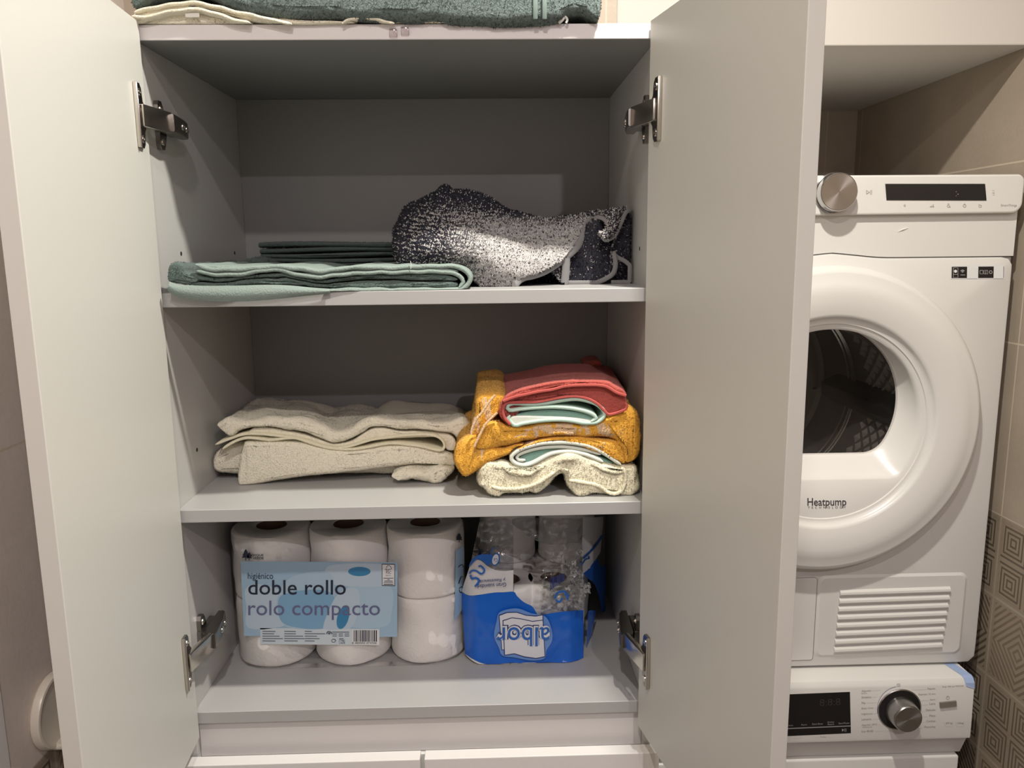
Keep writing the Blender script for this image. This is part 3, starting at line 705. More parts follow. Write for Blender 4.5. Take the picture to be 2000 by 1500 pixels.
b.tube([at(*p, 'y', yr-0.003) for p in crom(C3([(640, 697), (590, 640), (575, 570), (605, 505), (700, 497), (900, 489), (1100, 451), (1240, 441), (1350, 463), (1440, 511), (1500, 571), (1555, 606), (1690, 562), (1706, 510)]), 6)], 0.0018, 6)
b.build('hem', M_coralhem, t)

# --- upper shelf
C5 = lambda pts: crop(3.1746, 310, 440, pts)
yg = lambda px: -0.012 + 0.026*min(1, max(0, (px-330)/588))**1.5
t = towel('folded_towel', 'folded green towel with pale aqua edging at the front left of the upper shelf', loc=(0.19, 0.05, S1))
b = MB()
for k, (lay, m) in enumerate((([(70, 345), (75, 290), (110, 262), (170, 290), (250, 312), (380, 322), (520, 318), (680, 296), (780, 296), (880, 320), (990, 335), (1120, 328), (1300, 308), (1560, 303), (1760, 303), (1835, 318), (1845, 340), (1700, 342), (1300, 335), (1050, 355), (880, 345), (740, 320), (560, 335), (380, 350), (220, 345), (120, 330)], 0),
                              ([(75, 350), (140, 345), (280, 358), (430, 352), (600, 335), (760, 328), (900, 352), (1050, 362), (1300, 345), (1700, 350), (1840, 350), (1830, 390), (1600, 392), (1300, 392), (1100, 385), (900, 380), (700, 370), (500, 378), (300, 380), (150, 372)], 0))):
    lump(b, C5(lay), lambda px: yg(px)+0.004, 0.20, r=0.004, zmin=S1, wob=0.0015, ws=60)
lump(b, C5([(58, 350), (60, 270), (85, 236), (125, 236), (158, 262), (175, 300), (250, 330), (230, 365), (120, 362)]), lambda px: yg(px)+0.003, 0.19, r=0.006, zmin=S1, wob=0.002)
soft(b, [M_green], 'terry_layers', t, dens=170000, length=0.0016)
b = MB()
ribbon(b, C5([(225, 243), (300, 272), (400, 276), (550, 270), (700, 262), (850, 265), (1000, 286), (1100, 276), (1250, 262), (1400, 264), (1600, 260), (1780, 258), (1885, 275), (1930, 325), (1915, 372), (1850, 402), (1700, 404), (1500, 402), (1300, 402), (1150, 404), (1030, 414)]), yg, 0.20, t=0.0055, zmin=S1, wob=0.0012, scal=0.0004)
ribbon(b, C5([(235, 285), (350, 308), (500, 302), (650, 281), (760, 281), (850, 300), (980, 320), (1100, 312), (1300, 294), (1500, 290), (1750, 291), (1850, 312), (1888, 350), (1862, 388)]), yg, 0.195, t=0.005, zmin=S1, wob=0.001, scal=0.0004)
lump(b, C5([(230, 240), (320, 248), (450, 246), (560, 256), (520, 272), (400, 276), (300, 270)]), lambda px: yg(px)+0.004, 0.18, r=0.003, wob=0.001)
lump(b, C5([(235, 287), (300, 275), (450, 280), (700, 264), (800, 266), (650, 281), (500, 302), (350, 308)]), lambda px: yg(px)+0.003, 0.18, r=0.003, wob=0.0008)
lump(b, C5([(850, 300), (1000, 290), (1150, 280), (1400, 268), (1750, 264), (1860, 285), (1750, 290), (1500, 290), (1300, 294), (1100, 312), (980, 320)]), lambda px: yg(px)+0.003, 0.18, r=0.003, wob=0.0008)
# the bottom flap hanging over the shelf edge
lo = C5([(62, 398), (110, 430), (200, 452), (350, 464), (500, 466), (650, 458), (800, 442), (950, 424), (1060, 412)])
hi = C5([(64, 358), (130, 376), (220, 380), (350, 382), (500, 380), (650, 376), (800, 380), (950, 396), (1060, 404)])
n_ = 60; LO, HI = resample(crom(lo), n_), resample(crom(hi), n_)
rows = []
for k in range(9):
    v = k/8; P = LO*(1-v) + HI*v
    rows.append([at(px, py, 'y', yg(px) - 0.001 - 0.004*math.sin(math.pi*v)) for px, py in P])
sheet(b, rows, 0.004)
fix(b); o = b.build('muslin_cover', [M_aqua], t, angle=60, label='pale aqua muslin side')
b = MB(); p0 = at(802, 520, 'y', 0.005)
b.tube([p0 + np.array([0, 0, -0.003]), p0 + np.array([0.0006, 0, 0.002]), p0 + np.array([0, 0, 0.006])], 0.0004, 5); b.build('loose_thread', M_tagc, t)

t = towel('folded_towel', 'dark green striped towel folded at the back of the upper shelf', loc=(0.2, 0.28, S1))
b = MB()
zt_ = at(600, 474, 'y', 0.255)[2]; nl = 8; hh = (zt_-S1)/nl
x0_, x1_ = at(513, 474, 'y', 0.255)[0], 0.36
for k in range(nl):
    zc_ = S1 + hh*(k+0.5); ins = (0.0, 0.001, 0.003, 0.002, 0.0, 0.002, 0.001, 0.0)[k]
    A = []
    for yy, s in ((0.232, 0.3), (0.2335, 0.62), (0.237, 0.85), (0.243, 0.98), (0.26, 1.0), (0.31, 1.0), (0.328, 0.7)):
        A.append([(x, yy+0.002*math.sin(x*40+k), zc_ + s*hh*0.5*q + 0.0012*math.sin(x*23+k*1.7)) for x, q in [(x0_+ins, -1)] + [(x, -1) for x in np.linspace(x0_+ins+0.002, x1_, 40)] + [(x, 1) for x in np.linspace(x1_, x0_+ins+0.002, 40)] + [(x0_+ins, 1)]])
    b.grid(A, closed_v=True); n = len(A[0]); b.add(A[0], [list(range(n))]); b.add(A[-1], [list(range(n))[::-1]])
soft(b, [M_green2], 'folded_cloth', t, dens=60000, length=0.002)
b = MB()
lump(b, C5([(470, 232), (520, 212), (570, 205), (620, 212), (650, 228), (650, 300), (470, 300)]), 0.16, 0.30, r=0.006, zmin=S1)
soft(b, [M_green2], 'loose_fold', t, dens=60000, length=0.002)

# --- the speckled navy towel, crumpled
g = G('terry_navy'); v = g.attr()
nf = g.noise(1200, 1)
g.set(Base_Color=g.mix(v, (0.007, 0.008, 0.02), (0.76, 0.73, 0.71)), Roughness=0.95); g.b.inputs['Specular IOR Level'].default_value = 0.08
g.bump(g.noise(800, 2), 0.5, 0.002); M_navy = g.m
M_bind = plain('grey_binding', (0.21, 0.205, 0.21), 0.9, grain=(1500, 0.6, 0.001), var=0.2)
C6 = lambda pts: crop(3.7037, 740, 350, pts)
t = towel('hand_towel', 'crumpled navy towel flecked with white, heaped at the right of the upper shelf', loc=(0.42, 0.15, S1))
def patch(mb, Bt, T, L, R, Y, nu, nv, val=0.0, wob=0.002, zmin=None, t=0.004, back=None):
    P = coons(C6(Bt), C6(T), C6(L), C6(R), nu, nv)
    Q = np.array([[at(P[j, i, 0], P[j, i, 1], 'y', Y(i/(nu-1), j/(nv-1))) for i in range(nu)] for j in range(nv)])
    if back is not None:
        top = Q[-1]; rows = []
        for k in range(1, 13):
            q = k/12; R_ = top.copy(); R_[:, 1] = top[:, 1] + (back - top[:, 1])*math.sin(q*math.pi/2)
            R_[:, 2] = S1 + 0.002 + (top[:, 2]-S1-0.002)*(1 - q**2.2)
            rows.append(R_)
        Q = np.concatenate([Q, np.array(rows)])
    sh = Q.shape; q = Q.reshape(-1, 3)
    for k in range(3): q[:, k] += wob*(vnoise(q+k*3.3, 35) + 0.5*vnoise(q+k*7.7, 90))
    if zmin is not None: q[:, 2] = np.maximum(q[:, 2], zmin+0.001)
    q[:, 0] = np.minimum(q[:, 0], 0.5625)
    sheet(mb, q.reshape(sh), t, val)
def pix(p):
    d = p - CAM_P; zc = d @ CF
    return 1000 + FPX*(d @ CR)/zc, 750 - FPX*(d @ CU)/zc
# white flecks; the paler middle paints in the lamplit patch, dark ends the shade
def fleck(p):
    px, py = pix(p); X = (px-740)*3.7037; Yc = (py-350)*3.7037
    c = np.interp(X, [90, 220, 420, 560, 700, 900, 1200, 1450, 1560, 1800, 1900], [0.12, 0.34, 0.44, 0.56, 0.74, 0.84, 0.86, 0.83, 0.76, 0.68, 0.4])
    edge = np.interp(X, [100, 300, 450, 700, 900, 1060, 1300, 1600], [430, 235, 190, 250, 285, 330, 330, 250])
    c = c*np.clip((Yc-edge+95)/130, 0.16, 1.0)
    row = np.sin(2*np.pi*(p[:, 2]/0.0052 + 0.55*vnoise(p, 60) + 0.12*p[:, 0]/0.0052))
    rw = np.interp(X, [90, 450, 700], [1.0, 0.75, 0.25])
    c = np.clip(c*(1 + rw*0.9*np.sign(row)), 0.02, 0.97)
    u = rng.random(len(p)); base = rng.random(len(p))
    return np.where(u < c, 0.62+0.38*base, 0.08*base)
b = MB()
patch(b, [(108, 560), (150, 622), (300, 640), (480, 640), (620, 650), (670, 705), (740, 768), (850, 785), (970, 782)],
      [(195, 232), (215, 195), (300, 150), (400, 110), (450, 72), (482, 65), (520, 95), (620, 100), (750, 117), (850, 165), (950, 222), (1060, 272), (1200, 287), (1350, 285), (1480, 268), (1600, 238)],
      [(108, 560), (98, 470), (110, 410), (135, 330), (195, 232)],
      [(970, 782), (1000, 745), (1040, 715), (1110, 690), (1200, 660), (1300, 600), (1400, 520), (1470, 430), (1510, 330), (1545, 290), (1600, 238)],
      lambda u, v: 0.078 - 0.030*math.sin(math.pi*min(1, v*1.2))*math.sin(math.pi*min(1, 0.12+0.8*u)) + 0.085*v**1.6 + 0.04*(1-u)**6, 110, 60, val=0.04, wob=0.0035, zmin=S1, back=0.30)
fix(b); _P = np.array(b.v); _px, _py = pix(_P); _X = (_px-740)*3.7037; _Y = (_py-350)*3.7037
b.val = (0.03 + 0.45*np.interp(_X, [450, 700, 900, 1450, 1600], [0, 0.55, 1, 1, 0.6])*np.clip((_Y-250)/120, 0, 1)*(_P[:, 1] < 0.2)).tolist()  # base cloth whitened in the middle, part of the painted lit patch
tufts(b, 380000, 0.0028, 0.00105, fval=fleck, lean=0.7)
b.build('main_fold', [M_navy], t, angle=60)
b = MB()
dk = lambda u, v: 0.125 - 0.012*math.sin(math.pi*u)
patch(b, [(1340, 772), (1450, 772), (1560, 752), (1640, 720), (1705, 690)], [(1500, 325), (1560, 285), (1625, 330)], [(1340, 772), (1372, 640), (1410, 520), (1470, 430), (1500, 325)], [(1705, 690), (1712, 610), (1695, 510), (1655, 430), (1625, 330)], dk, 40, 40, val=0.04, zmin=S1)
dk2 = lambda u, v: 0.125 + 0.02*u - 0.012*math.sin(math.pi*v)
patch(b, [(1640, 768), (1720, 770), (1800, 772), (1872, 776)], [(1780, 245), (1835, 225), (1885, 250)], [(1640, 768), (1680, 620), (1690, 500), (1720, 400), (1780, 245)], [(1872, 776), (1885, 640), (1905, 520), (1922, 400), (1885, 250)], dk2, 40, 40, val=0.04, zmin=S1, back=0.22)
patch(b, [(1040, 770), (1200, 775), (1360, 772)], [(1120, 690), (1230, 650), (1330, 590)], [(1040, 770), (1060, 730), (1120, 690)], [(1360, 772), (1350, 680), (1330, 590)], lambda u, v: 0.16, 24, 20, val=0.02, zmin=S1)
fix(b); tufts(b, 200000, 0.0030, 0.0009, fval=lambda p: np.where(rng.random(len(p)) < 0.16, 0.35+0.4*rng.random(len(p)), 0.06*rng.random(len(p))), lean=0.8)
b.build('under_fold', [M_navy], t, angle=60)
b = MB()
patch(b, [(1600, 398), (1620, 425), (1650, 445)], [(1590, 250), (1680, 222), (1790, 208)], [(1600, 398), (1645, 365), (1640, 310), (1590, 250)], [(1650, 445), (1710, 395), (1760, 300), (1790, 208)], lambda u, v: 0.095 + 0.03*v - 0.02*math.sin(math.pi*u), 36, 36, val=0.05, zmin=S1, back=0.24)
patch(b, [(1245, 668), (1290, 720), (1345, 772)], [(1310, 590), (1340, 600), (1375, 560)], [(1245, 668), (1270, 640), (1310, 590)], [(1345, 772), (1372, 680), (1375, 560)], lambda u, v: 0.112, 20, 20, val=0.05, zmin=S1)
fix(b); tufts(b, 300000, 0.0028, 0.0010, fval=lambda p: np.where(rng.random(len(p)) < 0.62, 0.6+0.4*rng.random(len(p)), 0.06*rng.random(len(p))), lean=0.8)
b.build('rolled_corner', [M_navy], t, angle=60)
b = MB()
def bind(pts, Y, wd=0.0045, fl=0.45):
    P = crom(C6(pts), 8); m = len(P)
    Pw = [at(px, py, 'y', Y(i/(m-1))) for i, (px, py) in enumerate(P)]
    for p in Pw: p[2] = max(p[2], S1+0.002); p[0] = min(p[0], 0.5625)
    b.tube(Pw, wd, 10, flat=fl, up=(0, -1, 0))
bind([(975, 775), (1005, 735), (1050, 708), (1120, 692), (1200, 662), (1300, 600), (1400, 520), (1472, 430), (1512, 330), (1548, 290)], lambda s: 0.068 + 0.065*s, 0.0052)
bind([(1548, 290), (1590, 275), (1640, 300), (1662, 360), (1620, 402), (1640, 440), (1700, 412), (1745, 330), (1785, 245), (1820, 222)], lambda s: 0.120 - 0.03*math.sin(math.pi*s), 0.0026, 0.6)
bind([(1820, 222), (1862, 235), (1895, 290), (1912, 380), (1905, 460), (1880, 560)], lambda s: 0.125 + 0.012*s, 0.003, 0.6)
bind([(1355, 570), (1352, 660), (1342, 770)], lambda s: 0.104, 0.0050, 0.4)
bind([(1360, 772), (1450, 770), (1560, 752), (1640, 720), (1695, 680), (1712, 610), (1695, 520)], lambda s: 0.112, 0.0032)
bind([(1692, 515), (1720, 560), (1790, 600), (1850, 665), (1882, 715), (1862, 770)], lambda s: 0.115, 0.0028)
bind([(1680, 765), (1760, 770), (1862, 772)], lambda s: 0.112, 0.003)
b.build('binding', M_bind, t, label='flat grey woven binding')

# --- on top of the cabinet
C1 = lambda pts: crop(3.3333, 200, 0, pts)
C2 = lambda pts: crop(3.3333, 700, 0, pts)
zT = Z(TH)
t = towel('bath_towel', 'off-white towel with wavy edges lying under the green towel on top of the cabinet', loc=(0.2, 0.15, zT))
b = MB()
ye = -0.012
lump(b, C1([(215, 150), (190, 100), (225, 62), (320, 40), (480, 18), (640, 12), (760, 40), (900, 75), (1050, 108), (1300, 128), (1600, 138), (1600, 150), (1250, 156), (1000, 142), (850, 100), (700, 70), (560, 62), (400, 85), (300, 125)]), ye+0.006, 0.28, r=0.003, zmin=zT, wob=0.0012)
lump(b, C1([(230, 152), (330, 120), (480, 88), (620, 84), (800, 115), (960, 154)]), ye+0.012, 0.26, r=0.003, zmin=zT, wob=0.001)
lump(b, C1([(1200, 152), (1300, 122), (1500, 128), (1660, 118), (1800, 140), (2000, 150), (2500, 156), (2500, 140), (2000, 110), (1500, 95), (1150, 100), (1100, 130)]), ye+0.008, 0.26, r=0.003, zmin=zT, wob=0.001)
soft(b, [M_cream], 'folded_layers', t, dens=50000, length=0.0018)
b = MB()
ribbon(b, C1([(205, 78), (300, 48), (400, 34), (500, 18), (620, 16), (720, 36), (850, 68), (1000, 102), (1120, 132), (1230, 152)]), ye, 0.02, t=0.0036, zmin=zT, wob=0.0006, scal=0.0005)
ribbon(b, C1([(190, 102), (260, 112), (340, 92), (450, 70), (560, 58), (650, 62), (740, 88), (850, 122), (960, 152)]), ye, 0.02, t=0.0036, zmin=zT, wob=0.0006, scal=0.0005)
ribbon(b, C1([(1560, 152), (1610, 122), (1700, 112), (1800, 128), (1900, 154)]), ye+0.003, 0.02, t=0.003, zmin=zT, wob=0.0005, scal=0.0004)
b.build('scalloped_edge', M_cream, t, angle=60)
b = MB(); c0, c1 = at(362, 34, 'y', ye+0.004), at(389, 25, 'y', ye+0.004)
b.rbox(c0[0], c1[0], ye+0.004, ye+0.005, c0[2], c1[2], 0.0004, 1); b.build('care_tag', M_tagc, t, label='small white care tag')

t = towel('bath_towel', 'thick sea green ribbed towel folded on top of the cabinet', loc=(0.3, 0.15, zT+0.01))
b = MB()
def gz(px, py): return (px, py)
low = [(262, 12), (300, -8), (380, -16), (412, -6), (440, 12), (480, 22), (560, 32), (640, 35), (760, 36), (860, 40), (960, 45), (1060, 44), (1095, 38), (1110, 28), (1140, 26), (1160, 36), (1172, 34)]
top = [(1176, -10), (1172, -60), (1140, -75), (1000, -72), (800, -70), (600, -72), (400, -72), (290, -66), (255, -40), (252, -10)]
lump(b, low + top, -0.014, 0.29, r=0.010, wob=0.0022, ws=40, samp=7)
def ribs(p):
    return np.clip(0.5 + 0.25*np.sin(p[:, 2]*900) + 0.35*(rng.random(len(p))-0.5), 0, 1)
soft(b, [M_greenlite], 'folded_cloth', t, dens=190000, length=0.0020, fval=ribs)
b = MB()
for px in (1046, 1064):
    p0, p1 = at(px, -8, 'y', -0.0165), at(px-1, 38, 'y', -0.0165)
    b.rbox(p1[0]-0.0022, p0[0]+0.0022, -0.0175, -0.0135, p1[2], p0[2], 0.001, 2)
b.build('woven_band', plain('band_green', (0.15, 0.20, 0.185), 0.9), t, label='smooth paler band')
b = MB(); P = [at(x, y, 'y', -0.006) for x, y in C2([(1300, 105), (1315, 128), (1308, 148), (1330, 130), (1345, 108), (1360, 128), (1352, 150)])]
b.tube(crom(P, 4), 0.0014, 6); b.build('hanging_loop', M_tagc, t, label='thin white hanging loop')
# ------------------------------------------------------------------ toilet paper on the bottom board
M_tissue = plain('tissue', (0.93, 0.91, 0.88), 0.95, grain=(260, 0.5, 0.0012))
M_core = plain('cardboard_core', (0.16, 0.10, 0.065), 0.9)
M_film = film('clear_film', (0.985, 0.985, 0.985), 0.55, 0.12, (90, 0.5, 0.0015))
M_crinkle = film('crinkled_film', (0.985, 0.99, 0.99), 2.2, 0.08, (150, 1.0, 0.006))
_t = M_crinkle.node_tree; _o = _t.nodes['Material Output']; _d = _t.nodes.new('ShaderNodeBsdfDiffuse'); _d.inputs[0].default_value = (0.9, 0.92, 0.95, 1)
_m = _t.nodes.new('ShaderNodeMixShader'); _m.inputs[0].default_value = 0.10; _t.links.new(_o.inputs[0].links[0].from_socket, _m.inputs[1]); _t.links.new(_d.outputs[0], _m.inputs[2]); _t.links.new(_m.outputs[0], _o.inputs[0])
M_blue = plain('blue_print', (0.007, 0.115, 0.56), 0.28, grain=(25, 0.25, 0.01))
M_navyink = plain('navy_ink', (0.02, 0.035, 0.15), 0.4)
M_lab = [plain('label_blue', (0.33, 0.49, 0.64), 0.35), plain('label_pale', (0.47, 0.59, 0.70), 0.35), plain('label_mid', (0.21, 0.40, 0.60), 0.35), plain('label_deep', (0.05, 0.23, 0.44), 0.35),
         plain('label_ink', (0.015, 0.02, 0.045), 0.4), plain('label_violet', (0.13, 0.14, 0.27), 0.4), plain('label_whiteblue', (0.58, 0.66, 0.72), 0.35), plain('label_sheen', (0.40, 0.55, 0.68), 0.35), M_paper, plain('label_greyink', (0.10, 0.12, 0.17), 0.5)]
def roll_shape(mb, cx, cy, z0, z1, r, core=0.021, squash=None):
    prof = [(core, -0.03), (core, -0.001), (core+0.001, 0), (r-0.005, 0.0), (r-0.0015, -0.0012), (r, -0.005)]
    h = z1-z0
    n = 6
    for k in range(1, n): prof.append((r + 0.0006*math.sin(k*2.1), -0.005 - (h-0.010)*k/n))
    prof += [(r, -h+0.005), (r-0.0015, -h+0.0012), (r-0.005, -h), (core, -h)]
    b0 = mb.n
    mb.lathe(prof, (cx, cy, z1), (0, 0, 1), 64, 0, cap=False)
    for i in range(b0, mb.n):
        x, y, z = mb.v[i]; mb.v[i] = (x + 0.0008*math.sin(z*90+x*60), y + 0.0010*math.sin(z*70+x*80), z)
pk = thing('toilet_paper_pack', 'clear pack of six big white toilet rolls with a light blue printed label', 'toilet paper', (0.181, 0.155, SB))
RC, RY, HZ = 0.0546, 0.1545, 0.0950
for i in range(3):
    for k in range(2):
        b = MB(); z0 = SB + 0.0012 + k*HZ; roll_shape(b, 0.0665 + i*0.1082, RY, z0, z0+HZ-0.0008, RC-0.0006)
        o = b.build('toilet_roll', M_tissue, pk, angle=50)
        b = MB(); zz = z0+HZ-0.0008
        b.lathe([(0.0206, -0.0004), (0.0196, -0.0004), (0.0196, -0.06), (0.0206, -0.06)], (0.0665 + i*0.1082, RY, zz), (0, 0, 1), 32, cap=False); b.lathe([(0.0196, -0.06), (0.0, -0.06)], (0.0665 + i*0.1082, RY, zz), (0, 0, 1), 32, cap=False)
        b.build('core', M_core, o)
SL = lambda px, py, lift=0.0: tuple(at(px, py, 'y', 0.0972 - lift))
b = Print(SL)
L1 = lambda pts: crop(3.75, 400, 1000, pts)
def q4(x0, y0, x1, y1, mi, lift, nu=12): 
    a = L1([(x0, y0), (x1, y0), (x1, y1), (x0, y1)]); b.quad(*a, mi, lift, nu, 1)
a = L1([(262, 362), (1412, 368), (1408, 915), (288, 908)]); b.quad(*a, 0, 0.0, 40, 6)
a = L1([(405, 850), (1280, 856), (1278, 975), (408, 968)]); b.quad(*a, 6, 0.0002, 36, 2)
def shape(pts, mi, lift, sm=6): b.poly(L1(pts), mi, lift, sm)
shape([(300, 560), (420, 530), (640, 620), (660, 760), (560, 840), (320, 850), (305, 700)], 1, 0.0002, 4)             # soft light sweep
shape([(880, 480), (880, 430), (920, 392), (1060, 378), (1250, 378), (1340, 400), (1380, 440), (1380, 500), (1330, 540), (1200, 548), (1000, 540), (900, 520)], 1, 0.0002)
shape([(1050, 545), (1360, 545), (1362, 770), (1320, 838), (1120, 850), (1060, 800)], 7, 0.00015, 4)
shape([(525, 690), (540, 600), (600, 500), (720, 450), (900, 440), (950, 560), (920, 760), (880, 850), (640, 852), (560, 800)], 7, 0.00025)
shape([(540, 640), (620, 590), (760, 570), (900, 580), (950, 640), (930, 760), (880, 850), (700, 850), (560, 800)], 2, 0.0003)
shape([(900, 740), (960, 620), (1040, 560), (1110, 560), (1136, 620), (1125, 740), (1080, 840), (1010, 858), (880, 858), (872, 820)], 1, 0.0004)
b.ell(L1([(1132, 436)])[0], 82/3.75, 34/3.75, 3, 0.0004); b.ell(L1([(1012, 772)])[0], 42/3.75, 88/3.75, 3, 0.0005, rot=0.28)
def tx(s_, x, y, w_, h_, mi, bold=0.0, sp=1.0, lift=0.0007, slope=0.0):
    (X, Y), = L1([(x, y)]); b.text(s_, X, Y, w_/3.75, h_/3.75, mi, lift, 0, slope, bold, sp)
tx('higiénico', 315, 490, 185, 60, 4)
tx('doble rollo', 318, 604, 715, 108, 4, 0.006)
tx('rolo compacto', 318, 755, 965, 142, 5, 0.003)
# certification box
shp = L1([(1296, 380), (1393, 381), (1392, 542), (1297, 541)]); b.quad(*shp, 4, 0.0005, 2, 1)
shp = L1([(1300, 385), (1389, 386), (1388, 537), (1301, 536)]); b.quad(*shp, 8, 0.0006, 2, 1)
b.line(L1([(1318, 418), (1336, 418), (1330, 430), (1345, 424), (1322, 425)]), 0.8, 4, 0.0008)
b.line(crom(L1([(1330, 412), (1336, 396), (1350, 392), (1362, 402), (1366, 418), (1346, 420)]), 5), 0.9, 4, 0.0008); b.line(L1([(1347, 420), (1347, 428)]), 1.0, 4, 0.0008)
tx('FSC', 1327, 452, 38, 20, 4, 0.01); tx('MIXTO', 1325, 470, 38, 9, 4)
for k, (x0, x1) in enumerate(((1308, 1382), (1336, 1354), (1316, 1375), (1310, 1380))): b.line(L1([(x0, 485+k*10), (x1, 485+k*10)]), 1.3, 9, 0.0008)
b.line(L1([(1310, 530), (1380, 530)]), 1.6, 4, 0.0008)
# small print columns, phone and recycling marks, bar code
for cx, wds in ((422, (95, 85, 125, 150, 95)), (582, (85, 85, 138, 148, 98)), (732, (52, 150, 90, 108, 72))):
    for k, w_ in enumerate(wds): b.line(L1([(cx, 874+k*17.5), (cx+w_, 874+k*17.5+1)]), 1.5, 9, 0.0005)
for k in range(3): 
    for x0, x1 in ((932, 1058),) if k == 0 else ((934, 968), (980, 1012), (1024, 1058)): b.line(L1([(x0, 880+k*14), (x1, 880+k*14)]), 1.5, 9, 0.0005)
b.line(crom(L1([(892, 894), (898, 880), (912, 876), (926, 884), (930, 894)]), 4), 2.2, 9, 0.0005); b.ell(L1([(911, 890)])[0], 2.6, 2.0, 9, 0.0005)
b.ell(L1([(943, 943)])[0], 4.4, 3.8, 9, 0.0005, ring=0.3); b.line(L1([(940, 932), (962, 940)]), 1.0, 9, 0.0006)
b.line(L1([(984, 936), (984, 962), (1024, 962), (1024, 938), (984, 936)]), 0.8, 9, 0.0005); b.line(L1([(984, 928), (1016, 928)]), 1.4, 9, 0.0005); b.ell(L1([(1004, 950)])[0], 2.4, 2.6, 9, 0.0005, ring=0.3); b.line(L1([(1012, 938), (1024, 962)]), 1.0, 9, 0.0005)
a = L1([(1078, 862), (1278, 863), (1277, 974), (1078, 972)]); b.quad(*a, 8, 0.0004, 8, 1)
x = 1090; rb = random.Random(3)
while x < 1262:
    w_ = rb.choice((2.5, 4, 6, 8)); a = L1([(x, 866), (x+w_, 866), (x+w_, 950), (x, 950)]); b.quad(*a, 4, 0.0007); x += w_ + rb.choice((2.5, 4, 6))
tx('8 480000 474766', 1078, 966, 180, 13, 4)
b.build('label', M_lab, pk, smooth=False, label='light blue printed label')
# brand mark above the label
b = Print(SL)
def tree(cx, cy, s_, f):
    f.poly([(cx + s_*x, cy + s_*y) for x, y in ((0, -16), (5, -9), (3.5, -9), (8, -2), (5.5, -2), (9, 4), (1, 4), (1, 10), (-1, 10), (-1, 4), (-9, 4), (-5.5, -2), (-8, -2), (-3.5, -9), (-5, -9))], 0, 0.0004)
tree(480, 1086, 0.85, b); tree(487, 1088, 0.62, b)
def tx2(s_, x, y, w_, h_): 
    (X, Y), = L1([(x, y)]); b.text(s_, X, Y, w_/3.75, h_/3.75, 0, 0.0005, 0, 0, 0.02)
tx2('BOSQUE', 325, 323, 105, 18); tx2('VERDE', 352, 346, 80, 18)
b.build('brand_mark', M_lab[4], pk, smooth=False)
# the pack's right end carries a second print
def SE(px, py, lift=0.0):
    '''on the rounded right end of the pack'''
    d = CF + (px-1000)/FPX*CR - (py-750)/FPX*CU; c = np.array([0.0665+0.2164, RY]); o_ = CAM_P[:2] - c; R_ = RC + 0.0018 + lift
    A_, B_, C_ = d[:2] @ d[:2], d[:2] @ o_, o_ @ o_ - R_*R_; q_ = max(0.0, B_*B_ - A_*C_)
    t_ = (-B_ - math.sqrt(q_))/A_; return tuple(CAM_P + t_*d)
b = Print(SE)
b.quad((890, 1075), (906, 1067), (903, 1190), (888, 1212), 0, 0.0, 6, 4)
tree(897, 1052, 0.7, b)
b.mi = [4 if i >= 24 else 0 for i in range(len(b.f))]
b.line(crom([(895, 1108), (899, 1104), (903, 1103), (905, 1108)], 4), 1.6, 4, 0.0004); b.line(crom([(896, 1140), (900, 1128), (904, 1126)], 4), 1.8, 4, 0.0004); b.line(crom([(897, 1150), (901, 1146), (904, 1150), (900, 1158), (897, 1152)], 4), 1.6, 4, 0.0004)
b.build('end_print', M_lab, pk, smooth=False)
# clear wrapper drawn tight around the rolls
def hull(o, n=10):
    pts = []
    for cx, a0 in ((0.0665+0.2164, -90), (0.0665, 90)):
        for k in range(n+1):
            a = math.radians(a0 + 180*k/n); pts.append((cx + (RC+o)*math.cos(a), RY + (RC+o)*math.sin(a)))
    return pts
b = MB(); rows = []
for z, o in ((SB+0.0004, -0.012), (SB+0.0010, 0.0002), (SB+0.05, 0.0010), (SB+HZ, 0.0006), (SB+0.14, 0.0010), (SB+2*HZ-0.004, 0.0010), (SB+2*HZ+0.0012, -0.006), (SB+2*HZ+0.0014, -0.03)):
    rows.append([(x, y, z + 0.0006*math.sin(x*130)) for x, y in hull(o)])
b.grid(rows, closed_v=True); b.build('wrapper', M_film, pk, label='clear plastic film')

# torn blue pack
bp = thing('toilet_paper_pack', 'torn blue plastic pack holding white paper rolls, standing upside down', 'toilet paper', (0.44, 0.17, SB))
Lb = lambda pts: crop(4.2857, 860, 990, pts)
rr, rh = 0.0435, 0.100
for cx, cy, lv in ((0.397, 0.154, 0), (0.466, 0.156, 0), (0.400, 0.246, 0), (0.484, 0.246, 0), (0.402, 0.246, 1), (0.492, 0.240, 1)):
    b = MB(); z0 = SB + 0.002 + lv*(rh+0.001); roll_shape(b, cx, cy, z0, z0+rh, rr - 0.0006, 0.019)
    o = b.build('paper_roll', M_tissue, bp, angle=50)
    b = MB(); b.lathe([(0.0188, -0.0004), (0.0178, -0.0004), (0.0178, -0.06), (0.0, -0.06)], (cx, cy, z0+rh), (0, 0, 1), 32, cap=False); b.build('core', M_core, o)
def YB_(px):
    """depth of the bag's front along the photo's width: flat front, then turning back along the right side"""
    x = (px-860)*4.2857
    return 0.098 + 0.035*max(0, (330-x)/160)**2 + 0.012*max(0, (x-1050)/150)**2
SBg = lambda px, py, lift=0.0: tuple(at(px, py, 'y', YB_(px) - lift))
